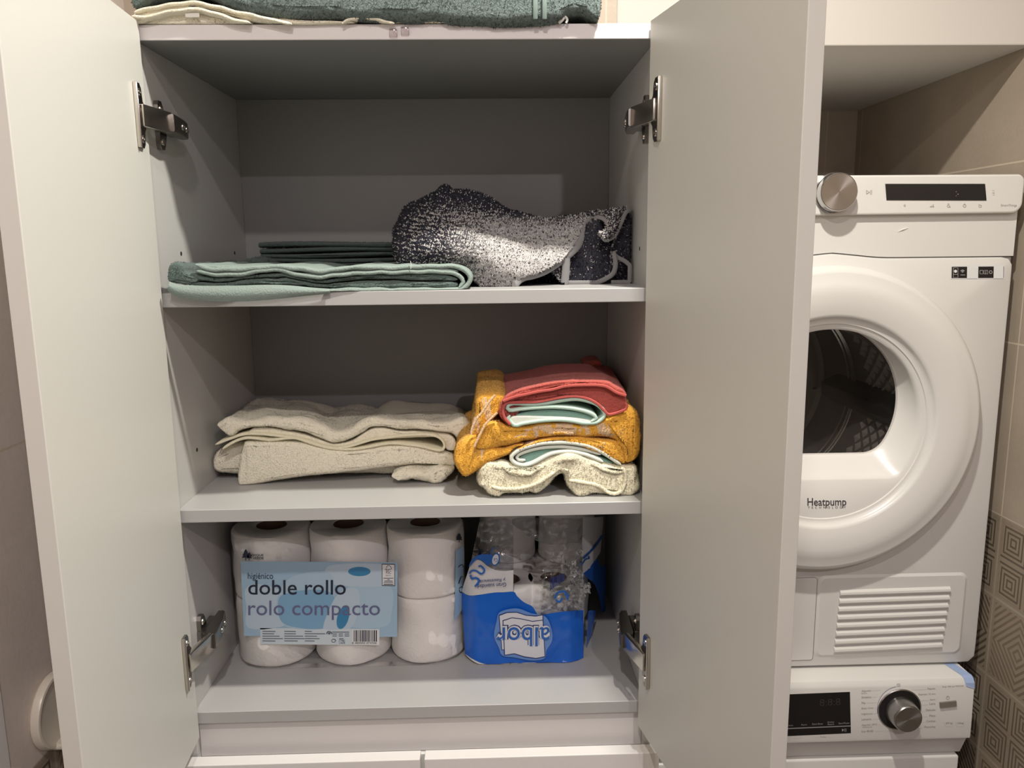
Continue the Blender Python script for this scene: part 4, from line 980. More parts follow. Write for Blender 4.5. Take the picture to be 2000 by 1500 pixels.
def bag_patch(top, bot, mat, name, nu=48, nv=14, amp=0.0016, lift=0.0, surf=SBg, seed=0.0, label=None, thick=0.0005):
    T, B_ = resample(crom(Lb(top)), nu), resample(crom(Lb(bot)), nu)
    rows = []
    for k in range(nv):
        v = k/(nv-1); P = T*(1-v) + B_*v
        rows.append([surf(px, py, lift) for px, py in P])
    Q = np.array(rows); q = Q.reshape(-1, 3)
    q[:, 1] += amp*(vnoise(q+seed, 38) + 0.6*vnoise(q+seed+3, 95)) ; q[:, 2] = np.maximum(q[:, 2], SB+0.001)
    b = MB(); sheet(b, q.reshape(Q.shape), thick); return b.build(name, mat, bp, angle=70, label=label)
bag_patch([(180, 718), (240, 745), (330, 738), (450, 720), (610, 712), (640, 745), (700, 800), (770, 835), (800, 880), (830, 915), (870, 905), (950, 885), (1060, 872), (1198, 866)],
          [(208, 1228), (260, 1262), (330, 1300), (420, 1318), (520, 1308), (620, 1302), (700, 1318), (800, 1345), (900, 1352), (1000, 1345), (1100, 1335), (1196, 1328)], M_blue, 'blue_band', 70, 22, label='glossy blue printed film')
bag_patch([(212, 1232), (300, 1288), (420, 1322), (560, 1312), (640, 1308), (760, 1340), (880, 1356), (1050, 1345), (1196, 1332)],
          [(225, 1250), (300, 1305), (420, 1335), (560, 1352), (660, 1365), (780, 1382), (880, 1378), (1060, 1362), (1196, 1340)], M_paper, 'bag_base', 50, 5, amp=0.0006, label='pale lower edge of the bag')
bag_patch([(246, 500), (290, 445), (340, 450), (400, 500), (460, 530), (530, 540), (612, 530)], [(178, 712), (240, 742), (330, 736), (450, 718), (520, 716), (560, 713), (610, 708)], plain('bag_white', (0.60, 0.60, 0.62), 0.35), 'white_band', 36, 12, lift=0.0004)
bag_patch([(330, 105), (400, 100), (470, 100), (560, 100), (610, 130)], [(248, 498), (292, 445), (400, 490), (500, 530), (612, 528)], film('clear_bag', (0.74, 0.76, 0.79), 1.8, 0.15, (70, 0.8, 0.006)), 'torn_film', 36, 20, amp=0.004)
# crumpled clear film across the top and down the right
bag_patch([(600, 100), (760, 95), (900, 92), (1050, 90), (1190, 88)], [(600, 140), (700, 220), (820, 290), (960, 320), (1190, 300)], film('clear_bag_top', (0.78, 0.79, 0.81), 1.6, 0.2, (55, 0.9, 0.008)), 'torn_film', 36, 16, amp=0.006, seed=2)
bag_patch([(880, 330), (960, 320), (1060, 310), (1190, 300)], [(820, 905), (900, 890), (1050, 868), (1198, 862)], film('clear_bag_mid', (0.93, 0.94, 0.95), 2.0, 0.1, (90, 0.8, 0.006)), 'torn_film', 40, 30, amp=0.003, seed=4)
# the bag's right side, turning back beside the rolls
SR = lambda px, py, lift=0.0: tuple(at(px, py, 'y', 0.112 + 0.00075*max(0, (px-860)*4.2857-1190) - lift))
bag_patch([(1190, 330), (1250, 290), (1310, 220), (1362, 130)], [(1190, 560), (1240, 520), (1300, 440), (1340, 380)], M_paper, 'side_white', 18, 14, surf=SR, amp=0.002, label='white part of the side')
bag_patch([(1195, 560), (1260, 490), (1310, 430), (1345, 500), (1385, 480)], [(1290, 640), (1310, 680), (1340, 800), (1360, 900), (1378, 880)], M_blue, 'side_blue', 24, 16, surf=SR, amp=0.002, label='blue part of the side')
bag_patch([(1190, 90), (1250, 88), (1310, 86), (1362, 84)], [(1190, 330), (1250, 290), (1310, 220), (1362, 130)], M_paper, 'side_white', 18, 10, surf=SR, amp=0.002)
bag_patch([(1240, 870), (1270, 860), (1300, 870)], [(1222, 1200), (1240, 1160), (1262, 1130)], M_blue, 'torn_strip', 8, 16, surf=SR, amp=0.004, label='torn blue strip')
# crumple of shiny clear film
b = MB()
cen = [Lb([p])[0] for p in ((1080, 500), (1110, 540), (1120, 600), (1140, 650), (1180, 690), (1170, 740), (1190, 800), (1060, 660), (1110, 420), (1140, 800), (1200, 650), (1150, 560))]
r5 = np.random.default_rng(5)
for (cx, cy) in cen:
    for k in range(3):
        px, py = cx + r5.normal(0, 6), cy + r5.normal(0, 6); w_, h_ = 6 + 7*r5.random(), 6 + 8*r5.random(); a0 = r5.random()*6.28
        n = 7; rows = []
        for i in range(n):
            row = []
            for j in range(n):
                u, v = (i/(n-1)-0.5)*w_, (j/(n-1)-0.5)*h_
                x, y = px + u*math.cos(a0) - v*math.sin(a0), py + u*math.sin(a0) + v*math.cos(a0)
                p = at(x, y, 'y', 0.085); p[1] += r5.normal(0, 0.0025); row.append(p)
            rows.append(row)
        sheet(b, rows, 0.0003)
b.build('crumpled_film', M_crinkle, bp, smooth=False, label='crumpled shiny clear film')
# prints (the pack stands on its head, so its writing is upside down)
pm = [M_navyink, plain('bag_pale', (0.66, 0.68, 0.74), 0.35), plain('bag_halo', (0.13, 0.27, 0.62), 0.3), M_blue, plain('bag_midblue', (0.02, 0.12, 0.45), 0.3)]
LL = 0.0034
b = Print(lambda px, py, lift=0.0: SBg(px, py, lift + LL))
b.poly(Lb([(450, 1080), (470, 960), (500, 880), (640, 850), (760, 890), (880, 920), (930, 1020), (935, 1120), (890, 1200), (870, 1270), (760, 1285), (620, 1260), (520, 1245), (490, 1180)]), 2, 0.0, 6)
b.poly(Lb([(488, 905), (560, 880), (640, 878), (720, 905), (800, 910), (862, 900), (862, 1200), (800, 1215), (700, 1190), (600, 1190), (512, 1200)]), 0, 0.0003, 0); b.poly(Lb([(496, 912), (560, 888), (640, 886), (720, 912), (800, 918), (855, 908), (855, 1195), (700, 1184), (600, 1184), (518, 1194)]), 1, 0.0006)
b.poly(Lb([(520, 950), (600, 925), (680, 935), (770, 955), (862, 945), (880, 1255), (800, 1272), (700, 1258), (620, 1232), (535, 1245)]), 0, 0.0009); b.poly(Lb([(528, 956), (600, 932), (680, 942), (770, 962), (856, 952), (873, 1250), (800, 1265), (700, 1250), (620, 1225), (542, 1238)]), 1, 0.0012)
for bold, mi, li in ((0.085, 0, 0.0015), (0.052, 1, 0.0018), (0.005, 4, 0.0021)):
    e = bold*100
    V, F = glyphs('albor', bold); 
    (X, Y), = Lb([(915 + e*0.55, 1010 - e*0.6)]); b.text('albor', X, Y, (445 + e*1.1)/4.2857, (160 + e*1.3)/4.2857, mi, li, math.pi, 0, bold)
for s_, x, y, w_, sl in (('y Resistencia', 545, 598, 215, 0.07), ('Gran suavidad', 552, 634, 240, 0.07)):
    (X, Y), = Lb([(x, y)]); b.text(s_, X, Y, w_/4.2857, 34/4.2857, 0, 0.0004, math.pi, sl, 0.008)
b.line(crom(Lb([(245, 560), (260, 535), (300, 535), (345, 560), (370, 530), (340, 495), (320, 500)]), 5), 3.4, 4, 0.0004); b.line(crom(Lb([(250, 570), (265, 600), (300, 595), (325, 620), (290, 668)]), 5), 4.2, 4, 0.0004)
b.ell(Lb([(463, 440)])[0], 8, 13, 4, 0.0004, 0.25); b.ell(Lb([(461, 440)])[0], 6, 10.5, 1, 0.0006, 0.25); b.text('Ca', *Lb([(480, 432)])[0], 8, 7, 4, 0.0008, math.pi)
b.poly(Lb([(240, 505), (265, 440), (330, 400), (420, 400), (440, 430), (425, 470), (395, 490), (350, 450), (300, 445)]), 4, 0.0002, 4)
b.line(crom(Lb([(455, 340), (430, 370), (420, 410)]), 4), 2.0, 4, 0.0004)
b.build('pack_print', pm, bp, smooth=False, label='upside-down lettering and emblem')
b = Print(lambda px, py, lift=0.0: SBg(px, py, lift + 0.004))
for k in range(9): 
    b.line(Lb([(925 + k*14, 590 - k*4), (920 + k*14, 700 - k*10)]), 1.4 + (k % 3)*0.6, 0, 0.0)
b.line(crom(Lb([(960, 770), (980, 720), (1040, 710), (1075, 750)]), 5), 4.0, 4, 0.0003); b.line(crom(Lb([(965, 780), (1000, 795), (1020, 760)]), 5), 4.0, 4, 0.0003); b.line(Lb([(1045, 725), (1075, 785)]), 4.0, 4, 0.0003)
b.build('pack_print', pm, bp, smooth=False, label='part of the upside-down print')
SR2 = lambda px, py, lift=0.0: SR(px, py, lift + 0.004)
b = Print(SR2); b.line(crom(Lb([(1195, 430), (1250, 380), (1310, 310), (1355, 240)]), 4), 4.5, 4, 0.0); b.line(crom(Lb([(1180, 490), (1215, 440), (1245, 430), (1240, 410)]), 4), 3.0, 4, 0.0); b.build('side_print', pm, bp, smooth=False)

# ------------------------------------------------------------------ tumble dryer
YD = 0.370
DX0, DX1, DZ0, DZ1 = 0.640, 1.243, Z(-0.970), Z(-0.116)
dry = thing('tumble_dryer', 'white tumble dryer with a big round door, stacked on the washing machine in the niche', 'dryer', ((DX0+DX1)/2, 0.66, DZ0))
CX, CZ, RO = 0.9395, Z(-0.519), 0.2605
b = MB()                                                        # cabinet shell, open at the front
w_ = 0.004
b.rbox(DX0, DX0+w_, YD+0.012, 0.955, DZ0, DZ1-0.004, 0.001); b.rbox(DX1-w_, DX1, YD+0.012, 0.955, DZ0, DZ1-0.004, 0.001)
b.rbox(DX0, DX1, YD+0.012, 0.955, DZ0, DZ0+w_, 0.001); b.rbox(DX0, DX1, YD+0.004, 0.955, DZ1-0.006, DZ1-0.001, 0.002); b.rbox(DX0, DX1, 0.951, 0.955, DZ0, DZ1-0.004, 0.001)
b.build('body', M_white, dry)
# front panel: outline with a curved top edge, and a round opening
topc = [at(1590, 497, 'y', YD), at(1640, 494, 'y', YD), at(1690, 498, 'y', YD), at(1725, 503.5, 'y', YD), at(1760, 505, 'y', YD)]
zt0 = Z(-0.2485)
def top_z(x):
    xs = [CX, 0.955, 0.985, 1.010, 1.030, 1.05]; zs = [0.0085, 0.0072, 0.0040, 0.0012, 0.0002, 0]
    return zt0 + float(np.interp(abs(x-CX)+CX, xs, zs))
RH = 0.236
def outline(n=240, ins=0.0, cr=0.016):
    pts = []
    x0, x1, z0, z1 = DX0+ins, DX1-ins, DZ0+ins, 0
    for k in range(n):
        a = 2*math.pi*k/n; dx, dz = math.cos(a), math.sin(a)
        # march to the edge of a rounded rectangle with a curved top
        t = 0.6; lo_, hi_ = 0.0, 1.0
        def inside(t):
            x, z = CX + dx*t, CZ + dz*t; zt_ = top_z(x)-ins
            if not (x0 < x < x1 and z0 < z < zt_): return False
            for cxx, sx in ((x0+cr, -1), (x1-cr, 1)):
                for czz, sz in ((z0+cr, -1), (zt_-cr, 1)):
                    if (x-cxx)*sx > 0 and (z-czz)*sz > 0 and math.hypot(x-cxx, z-czz) > cr: return False
            return True
        for _ in range(26):
            m_ = (lo_+hi_)/2
            if inside(m_): lo_ = m_
            else: hi_ = m_
        pts.append((CX + dx*lo_, CZ + dz*lo_))
    return pts
N_ = 240
o0, o1, o2 = outline(N_, 0.0), outline(N_, 0.0008), outline(N_, 0.004)
cir = lambda r: [(CX + r*math.cos(2*math.pi*k/N_), CZ + r*math.sin(2*math.pi*k/N_)) for k in range(N_)]
b = MB(); b.grid([[(x, y, z) for x, z in P] for P, y in ((o0, YD+0.018), (o0, YD+0.004), (o1, YD+0.0015), (o2, YD), (cir(RH+0.004), YD), (cir(RH), YD+0.004), (cir(RH), YD+0.03))], closed_v=True)
b.build('front_panel', M_white, dry, angle=45)
# upper fascia between the control panel and the front panel
zp0, zp1 = Z(-0.1785), DZ1
b = MB(); P = []
for k in range(41):
    x = DX0 + (DX1-DX0)*k/40; P.append((x, YD+0.0015, top_z(x)+0.0016))
P += [(DX1, YD+0.0015, zp0+0.02), (DX0, YD+0.0015, zp0+0.02)]
b.prism(P, (0, 0.012, 0)); b.build('upper_fascia', M_white, dry, smooth=False)
b = MB(); b.rbox(DX0+0.002, DX1-0.002, YD+0.004, YD+0.01, zt0-0.03, zt0+0.02, 0); b.build('seam', M_gap, dry, smooth=False)
b = MB()                                                        # scratch-like bright mark
p0, p1 = at(1753, 452, 'y', YD), at(1774, 444, 'y', YD)
b.tube([p0, (p0+p1)/2, p1], [0.0001, 0.0007, 0.0002], 6); b.build('scuff_mark', plain('scuff', (0.9, 0.88, 0.84), 0.4), dry)
# control panel: rounded lower right corner, slightly proud
b = MB(); pr = []
for x, z in ((DX0, zp1), (DX1-0.010, zp1-0.001)): pr.append((x, z))
for k in range(1, 7): a = math.radians(90-15*k); pr.append((DX1-0.0105 + 0.0105*math.cos(a), zp1-0.012 + 0.011*math.sin(a)))
for k in range(0, 7): a = math.radians(-15*k); pr.append((DX1-0.016 + 0.016*math.cos(a), zp0+0.016 + 0.016*math.sin(a)))
pr.append((DX0, zp0-0.0015))
cxp, czp = sum(p[0] for p in pr)/len(pr), (zp0+zp1)/2
ins = lambda d: [(x - d*np.sign(x-cxp), z - d*np.sign(z-czp)) for x, z in pr]
rows = [[(x, y, z) for x, z in q] for q, y in ((pr, YD+0.012), (pr, YD-0.006), (ins(0.0012), YD-0.0092), (ins(0.003), YD-0.010))]
b.grid(rows, closed_v=True); b.add(rows[-1], [list(range(len(pr)))]); cp = b.build('control_panel', M_white2, dry, angle=40)
YP = YD - 0.010
SP = lambda px, py, lift=0.0: tuple(at(px, py, 'y', YP - lift))
b = Print(SP); b.quad((1729, 359), (1924, 359), (1927, 391.5), (1731.5, 391), 0, 0.0008, 4, 1)
b.line([(1867, 374), (1868, 375)], 1.4, 1, 0.0012); b.line([(1870, 379), (1872, 379.5)], 1.6, 1, 0.0012); b.line([(1867, 382), (1868, 383)], 1.2, 1, 0.0012)
b.build('display', [M_black, M_grey], cp, smooth=False)
b = Print(SP)
b.poly([(1692, 371), (1699, 375.5), (1692, 380)], 0, 0.0004); b.poly([(1693.2, 373), (1697, 375.5), (1693.2, 378)], 1, 0.0006)
for x in (1700.5, 1703): b.line([(x, 371), (x-0.6, 380)], 0.9, 0, 0.0005)
b.build('start_mark', [M_grey, M_white2, M_lgrey], cp, smooth=False); b = Print(SP)
b.ell((1767, 401.5), 2.0, 2.0, 0, 0.0004, ring=0.35)
b.build('function_symbol', [M_grey, M_white2, M_lgrey], cp, smooth=False); b = Print(SP)
for k in range(3): b.line([(1818+k*2.6, 404), (1818+k*2.6+0.01, 402.5-k*1.8)], 1.1, 0, 0.0004)
b.line([(1816, 404.2), (1825, 403.8)], 0.6, 0, 0.0004)
b.build('function_symbol', [M_grey, M_white2, M_lgrey], cp, smooth=False); b = Print(SP)
b.ell((1852.5, 402.5), 2.8, 2.6, 0, 0.0004, ring=0.3); b.line([(1851, 398), (1854, 398)], 0.9, 0, 0.0004); b.line([(1854, 404), (1857, 404.5)], 1.0, 0, 0.0004)
b.build('function_symbol', [M_grey, M_white2, M_lgrey], cp, smooth=False); b = Print(SP)
b.ell((1884, 402), 3.2, 3.0, 0, 0.0004, ring=0.28); b.line([(1883, 398), (1885, 398)], 0.8, 0, 0.0004)
b.build('function_symbol', [M_grey, M_white2, M_lgrey], cp, smooth=False); b = Print(SP)
b.line([(1912, 398.5), (1912, 404.5), (1917, 404.3), (1917, 401.5), (1913, 400)], 0.9, 0, 0.0004)
b.build('function_symbol', [M_grey, M_white2, M_lgrey], cp, smooth=False); b = Print(SP)
b.line([(1938, 372), (1942, 371.6), (1942, 376), (1938, 376)], 0.9, 2, 0.0004); b.line([(1938.5, 378), (1942.5, 377.5), (1942.5, 380.5), (1938.5, 380.8)], 0.9, 2, 0.0004)
b.build('side_symbol', [M_grey, M_white2, M_lgrey], cp, smooth=False); b = Print(SP)
b.text('SmartThings', 1955, 403, 31, 5.5, 0, 0.0004)
b.build('panel_print', [M_grey, M_white2, M_lgrey], cp, smooth=False)
kn = at(1639, 375, 'y', YP-0.020)
b = MB(); b.lathe([(0.0320, 0.0), (0.0320, 0.003), (0.0305, 0.004), (0.0305, 0.0), ], (kn[0], YP, kn[2]), (0, -1, 0), 64, cap=False)
b.lathe([(0.0300, 0.0), (0.0300, 0.0185), (0.0294, 0.0205), (0.0285, 0.0212), (0.0281, 0.0208)], (kn[0], YP, kn[2]), (0, -1, 0), 72, cap=False)
k_ = b.build('knob', M_chrome, dry)
b = MB(); b.lathe([(0.0282, 0.0208), (0.02, 0.0206), (0.01, 0.0205), (0.0003, 0.0205)], (kn[0], YP, kn[2]), (0, -1, 0), 72, cap=False); o = b.build('knob_face', M_knobface, k_, loc=None)
# put the origin of the brushed face on its axis
off = Vector((kn[0], YP-0.02, kn[2])) - Vector(wpos(o)); o.data.transform(Matrix.Translation(-off)); o.location = Vector(o.location) + off
# sticker with plain pale squares
b = Print(lambda px, py, lift=0.0: tuple(at(px, py, 'y', YD - 0.0004 - lift)))
b.quad((1857, 518.5), (1962.5, 518), (1962, 544.5), (1856.5, 545), 1, 0, 4, 1); b.quad((1859, 521), (1908, 520.7), (1907.5, 543), (1858.5, 543.2), 0, 0.0002, 2, 1); b.quad((1911, 520.7), (1961, 520.2), (1960.5, 542.8), (1910.5, 543), 0, 0.0002, 2, 1)
b.quad((1889, 520), (1908.5, 520), (1908, 544), (1888.5, 544), 1, 0.0004); b.quad((1941, 520), (1960, 519.8), (1959.5, 543.6), (1940.5, 544), 1, 0.0004)
b.ell((1866.3, 529.8), 3.0, 3.0, 1, 0.0004); b.line([(1862, 523), (1871, 523), (1871, 542), (1862, 542), (1862, 523)], 0.6, 2, 0.0004); b.line([(1862, 536), (1871, 536)], 0.6, 2, 0.0004)
for k in range(3): b.line(crom([(1876+k*1.5, 529+k*1.6), (1880, 527.2+k*1.8), (1884-k*1.5, 529+k*1.6)], 4), 0.8, 2, 0.0004)
b.line([(1876, 537), (1885, 537)], 0.8, 2, 0.0004)
b.line([(1914, 528), (1920, 528), (1920, 535), (1914, 535), (1914, 528)], 0.7, 2, 0.0004); b.line([(1922, 528), (1929, 528), (1929, 535), (1922, 535), (1922, 528), (1925.5, 528), (1925.5, 535)], 0.7, 2, 0.0004); b.ell((1935, 531.5), 3.2, 3.2, 2, 0.0004, ring=0.25)
b.build('sticker', [M_black, M_paper, M_lgrey], dry, smooth=False, label='black and white information sticker')

# the round door
dr_ = bpy.data.objects.new('dryer_door', None); COL.objects.link(dr_); dr_.parent = dry; dr_.location = Vector((CX, YD-0.03, CZ)) - Vector(wpos(dry)); dr_.empty_display_size = 0.05
RI = 0.176                                                      # rim of the dished middle
b = MB()
YO = YD - 0.036
b.lathe([(RO-0.012, -0.006), (RO-0.002, 0.001), (RO, 0.006), (RO-0.0004, 0.014), (RO-0.003, 0.0225), (RO-0.011, 0.0300), (RO-0.0125, 0.0300), (RO-0.028, 0.0362), (RO-0.045, 0.0385), (RI+0.018, 0.0350), (RI+0.007, 0.0330), (RI+0.003, 0.0318), (RI+0.001, 0.0295), (RI, 0.0265), (RI-0.006, 0.0235), (RI-0.0095, 0.0232), (RI-0.0105, 0.021)], (CX, YD, CZ), (0, -1, 0), 160, cap=False)
b.build('door_ring', M_white2, dr_, angle=50)
# dished middle: from the rim down to the D-shaped glass
RB = RI-0.0105; yr_ = YD - 0.021
zflat = at(1650, 888, 'y', YD+0.020)[2]; zbas = at(1650, 937, 'y', YD-0.016)[2]
gxr = at(1755.5, 765, 'y', YD+0.020)[0]; gzt = at(1650, 630, 'y', YD+0.020)[2]
gz0 = (gzt+zflat)/2; gR = gxr - CX
NT = 160
def dshape(rx, zt_, zb_, cr):
    """round above, flat below, rounded lower corners; NT points by angle about (CX, CZ)"""
    pts = []
    for k in range(NT):
        a = 2*math.pi*k/NT; dx, dz = math.cos(a), math.sin(a); lo_, hi_ = 0.0, 0.4
        czz = zt_ - rx                                          # centre of the upper circle
        def inside(t):
            x, z = dx*t, CZ + dz*t
            if z < zb_: return False
            if math.hypot(x, z-czz) > rx: 
                return False
            # rounded corner where circle meets the flat
            xe = math.sqrt(max(1e-9, (rx-cr)**2 - (zb_+cr-czz)**2)); 
            if z < zb_+cr and abs(x) > xe and math.atan2(z-czz, abs(x)) < math.atan2(zb_+cr-czz, xe) and math.hypot(abs(x)-xe, z-(zb_+cr)) > cr: return False
            return True
        for _ in range(26):
            m_ = (lo_+hi_)/2
            if inside(m_): lo_ = m_
            else: hi_ = m_
        pts.append((CX + dx*lo_, CZ + dz*lo_))
    return pts
rimc = lambda r: [(CX + r*math.cos(2*math.pi*k/NT), CZ + r*math.sin(2*math.pi*k/NT)) for k in range(NT)]
bas = dshape(RB-0.006, CZ+RB-0.006, zbas, 0.030); bas2 = dshape(RB-0.009, CZ+RB-0.009, zbas+0.003, 0.030)
gl = dshape(gR, gzt, zflat, 0.045); gl2 = dshape(gR-0.0025, gzt-0.0025, zflat+0.0025, 0.043)
rows = [[(x, yr_, z) for x, z in rimc(RB)], [(x, yr_+0.0016, z) for x, z in bas], [(x, yr_+0.0042, z) for x, z in bas2]]
A0, A1 = np.array(bas2), np.array(gl)
for t in np.linspace(0.12, 1, 9): rows.append([(p[0], yr_+0.0042 + 0.036*t**0.85, p[1]) for p in A0*(1-t) + A1*t])
rows.append([(x, yr_+0.045, z) for x, z in gl2])
b = MB(); b.grid(rows, closed_v=True); b.build('door_dish', M_white2, dr_, angle=50)
g = G('tinted_glass'); g.t.nodes.remove(g.b)
tr = g.n('ShaderNodeBsdfTransparent'); tr.inputs[0].default_value = (0.95, 0.94, 0.93, 1); gls = g.n('ShaderNodeBsdfGlossy'); gls.inputs['Roughness'].default_value = 0.04
fr = g.n('ShaderNodeFresnel'); fr.inputs[0].default_value = 1.45; mx = g.n('ShaderNodeMixShader'); g.t.links.new(fr.outputs[0], mx.inputs[0]); g.t.links.new(tr.outputs[0], mx.inputs[1]); g.t.links.new(gls.outputs[0], mx.inputs[2]); g.t.links.new(mx.outputs[0], g.t.nodes['Material Output'].inputs[0])
yg_ = yr_ + 0.0415
b = MB()
rows = [[(CX + (x-CX)*s_, yg_ + 0.020*(1-s_**2), gz0 + (z-gz0)*s_) for x, z in gl] for s_ in (1.0, 0.85, 0.6, 0.3, 0.02)]
b.grid(rows, closed_v=True); b.build('door_glass', g.m, dr_, label='dark tinted glass', angle=80)
def SD(px, py, lift=0.0):
    p = at(px, py, 'y', yr_); r_ = math.hypot(p[0]-CX, p[2]-CZ)
    return tuple(at(px, py, 'y', yr_ + 0.0016*min(1, max(0, (RB-r_)/(RB-0.093))) - lift))
b = Print(SD); b.text('Heatpump', 1577, 987.5, 76, 20, 0, 0.0004, 0, -0.005, 0.012); b.text('TECHNOLOGY', 1578, 993.6, 74, 4.2, 0, 0.0004, 0, -0.012, 0.0, 1.9)
b.build('door_print', M_ink, dr_, smooth=False)
# drum behind the glass
yd0, yd1, RD, DZc = YD+0.055, YD+0.50, 0.214, CZ - 0.01
b = MB(); b.lathe([(RD-0.05, -0.0), (RD-0.03, -0.006), (RD-0.012, -0.012), (RD-0.004, -0.03), (RD, -0.05), (RD, -0.44), (RD-0.02, -0.45), (0.001, -0.45)], (CX, yd0, DZc), (0, -1, 0), 96, cap=False)
dm = b.build('drum', plain('drum_shell', (0.36, 0.345, 0.33), 0.45, 0.3), dry, angle=60)
b = MB()
for yy in (0.275, 0.285, 0.305): b.lathe([(RD-0.0035, -yy+0.002), (RD-0.006, -yy), (RD-0.0035, -yy-0.002)], (CX, yd0, DZc), (0, -1, 0), 96, cap=False)
b.build('drum_bead', M_chrome, dm)
b = MB()
b.lathe([(RD*0.80, -0.436), (RD*0.92, -0.430), (RD*0.94, -0.44)], (CX, yd0, DZc), (0, -1, 0), 96, cap=False); b.build('back_ring', plain('back_ring', (0.30, 0.26, 0.23), 0.45), dm)
b = MB()                                                        # embossed pyramids of the drum wall
for ia in range(44):
    for iy in range(9):
        a = 2*math.pi*(ia + 0.5*(iy % 2))/44; yy = yd0 + 0.065 + iy*0.019
        c = np.array([CX + (RD-0.0005)*math.cos(a), yy, DZc + (RD-0.0005)*math.sin(a)]); tv = np.array([-math.sin(a), 0, math.cos(a)]); nv_ = -np.array([math.cos(a), 0, math.sin(a)]); yv = np.array([0, 1.0, 0])
        s_ = 0.0115; b.add([c+tv*s_, c+yv*s_, c-tv*s_, c-yv*s_, c+nv_*0.008], [(0, 1, 4), (1, 2, 4), (2, 3, 4), (3, 0, 4)])
b.build('drum_dimples', M_steel, dm, smooth=False)
for a in (-0.05, 2.05, 4.15):
    b = MB(); ca, sa = math.cos(a), math.sin(a); tv = np.array([-sa, 0, ca]); nv_ = -np.array([ca, 0, sa]); c0 = np.array([CX + RD*ca, yd0+0.06, DZc + RD*sa])
    pr2 = [(-0.034, 0), (-0.022, 0.022), (-0.010, 0.038), (0.010, 0.038), (0.022, 0.022), (0.034, 0)]
    b.grid([[tuple(c0 + tv*p*s_ + nv_*q*s_ + np.array([0, dy, 0])) for p, q in pr2] for dy, s_ in ((0, 0.5), (0.015, 0.9), (0.05, 1), (0.30, 1), (0.34, 0.6))])
    b.build('drum_lifter', M_rubber, dm, angle=50)
# lower cover, filter flap and louvres
def plate(name, px_pts, y, d, m, parent, r=0.003, sm=0):
    b = MB(); P = [at(x, yy, 'y', y) for x, yy in (crom(px_pts, sm, True) if sm else px_pts)]; b.prism(P, (0, d, 0)); return b.build(name, m, parent, smooth=False)
b = MB()
def rrect(x0, x1, z0, z1, cr, n=6):
    out = []
    for cx, cz, a0 in ((x1-cr, z1-cr, 0), (x0+cr, z1-cr, 90), (x0+cr, z0+cr, 180), (x1-cr, z0+cr, 270)):
        for k in range(n+1): a = math.radians(a0 + 90*k/n); out.append((cx + cr*math.cos(a), cz + cr*math.sin(a)))
    return out
kx0, kx1, kz0, kz1 = 0.948, 1.215, Z(-0.952), Z(-0.797)
R0, R1 = rrect(kx0, kx1, kz0, kz1, 0.014), rrect(kx0+0.005, kx1-0.005, kz0+0.005, kz1-0.005, 0.011)
b.grid([[(x, YD-0.0001, z) for x, z in R0], [(x, YD-0.0026, z) for x, z in R1]], closed_v=True); b.add([(x, YD-0.0026, z) for x, z in R1], [list(range(len(R1)))])
b.build('service_cover', M_white, dry, angle=25)
YV = YD - 0.0027
b = MB(); nl = 8
for k in range(nl):
    v = k/(nl-1)
    l0, l1 = at(1640 - 11.5*v, 1154 + 111*v, 'y', YV), at(1855 - 17*v, 1147 + 108*v, 'y', YV)
    pr3 = [(-0.0064, 0.0), (-0.0060, 0.0016), (-0.0045, 0.0036), (-0.0015, 0.0048), (0.0020, 0.0040), (0.0048, 0.0014), (0.0058, 0.0)]
    b.grid([[(p[0], YV - h, p[2] - 0.004 + dz) for dz, h in pr3] for p in (l0, l1)])
    for p in (l0, l1): b.add([(p[0], YV - h, p[2] - 0.004 + dz) for dz, h in pr3], [list(range(len(pr3)))])
b.build('vent_louvres', M_white, dry, angle=30)
b = MB(); R0 = rrect(0.80, 0.9468, Z(-0.957), Z(-0.8015), 0.005); R1 = rrect(0.8012, 0.9456, Z(-0.9558), Z(-0.8027), 0.0045)
b.grid([[(x, YD-0.0002, z) for x, z in R0], [(x, YD-0.0016, z) for x, z in R1]], closed_v=True); b.add([(x, YD-0.0016, z) for x, z in R1], [list(range(len(R1)))]); b.build('filter_flap', M_white, dry, angle=25)
b = MB(); R0 = rrect(0.7992, 0.9476, Z(-0.9578), Z(-0.8007), 0.006); b.add([(x, YD-0.0003, z) for x, z in R0], [list(range(len(R0)))]); b.build('flap_seam', M_gap, dry, smooth=False)

# ------------------------------------------------------------------ washing machine
YW = 0.325
WX0, WX1, WZ1 = 0.628, 1.216, Z(-0.9745)
wm = thing('washing_machine', 'white washing machine with a dark display and round dial, below the dryer', 'washing machine', ((WX0+WX1)/2, 0.6, 0))
zc0, zc1 = Z(-1.0885), WZ1                                      # control panel
b = MB(); b.rbox(WX0+0.002, WX1-0.004, YW+0.040, 0.93, 0.012, WZ1-0.001, 0.003); b.build('body', M_white, wm)
b = MB()
pf = [(YW+0.06, zc1), (YW+0.012, zc1), (YW+0.006, zc1-0.002), (YW+0.0015, zc1-0.0085), (YW, zc1-0.013), (YW-0.002, zc0+0.006), (YW-0.001, zc0+0.001), (YW+0.002, zc0), (YW+0.06, zc0)]
b.grid([[(x, y, z) for y, z in pf] for x in (WX0, WX1)], closed_v=True)
for x in (WX0, WX1): b.add([(x, y, z) for y, z in pf], [list(range(len(pf)))])
wp = b.build('control_panel', M_white2, wm, angle=30)
b = MB()                                                        # drawer band set back under the panel, then the front
pf = [(YW+0.05, zc0+0.001), (YW+0.004, zc0-0.0005), (YW+0.020, zc0-0.040), (YW+0.05, zc0-0.040)]
b.grid([[(x, y, z) for y, z in pf] for x in (WX0, WX1-0.002)], closed_v=True)
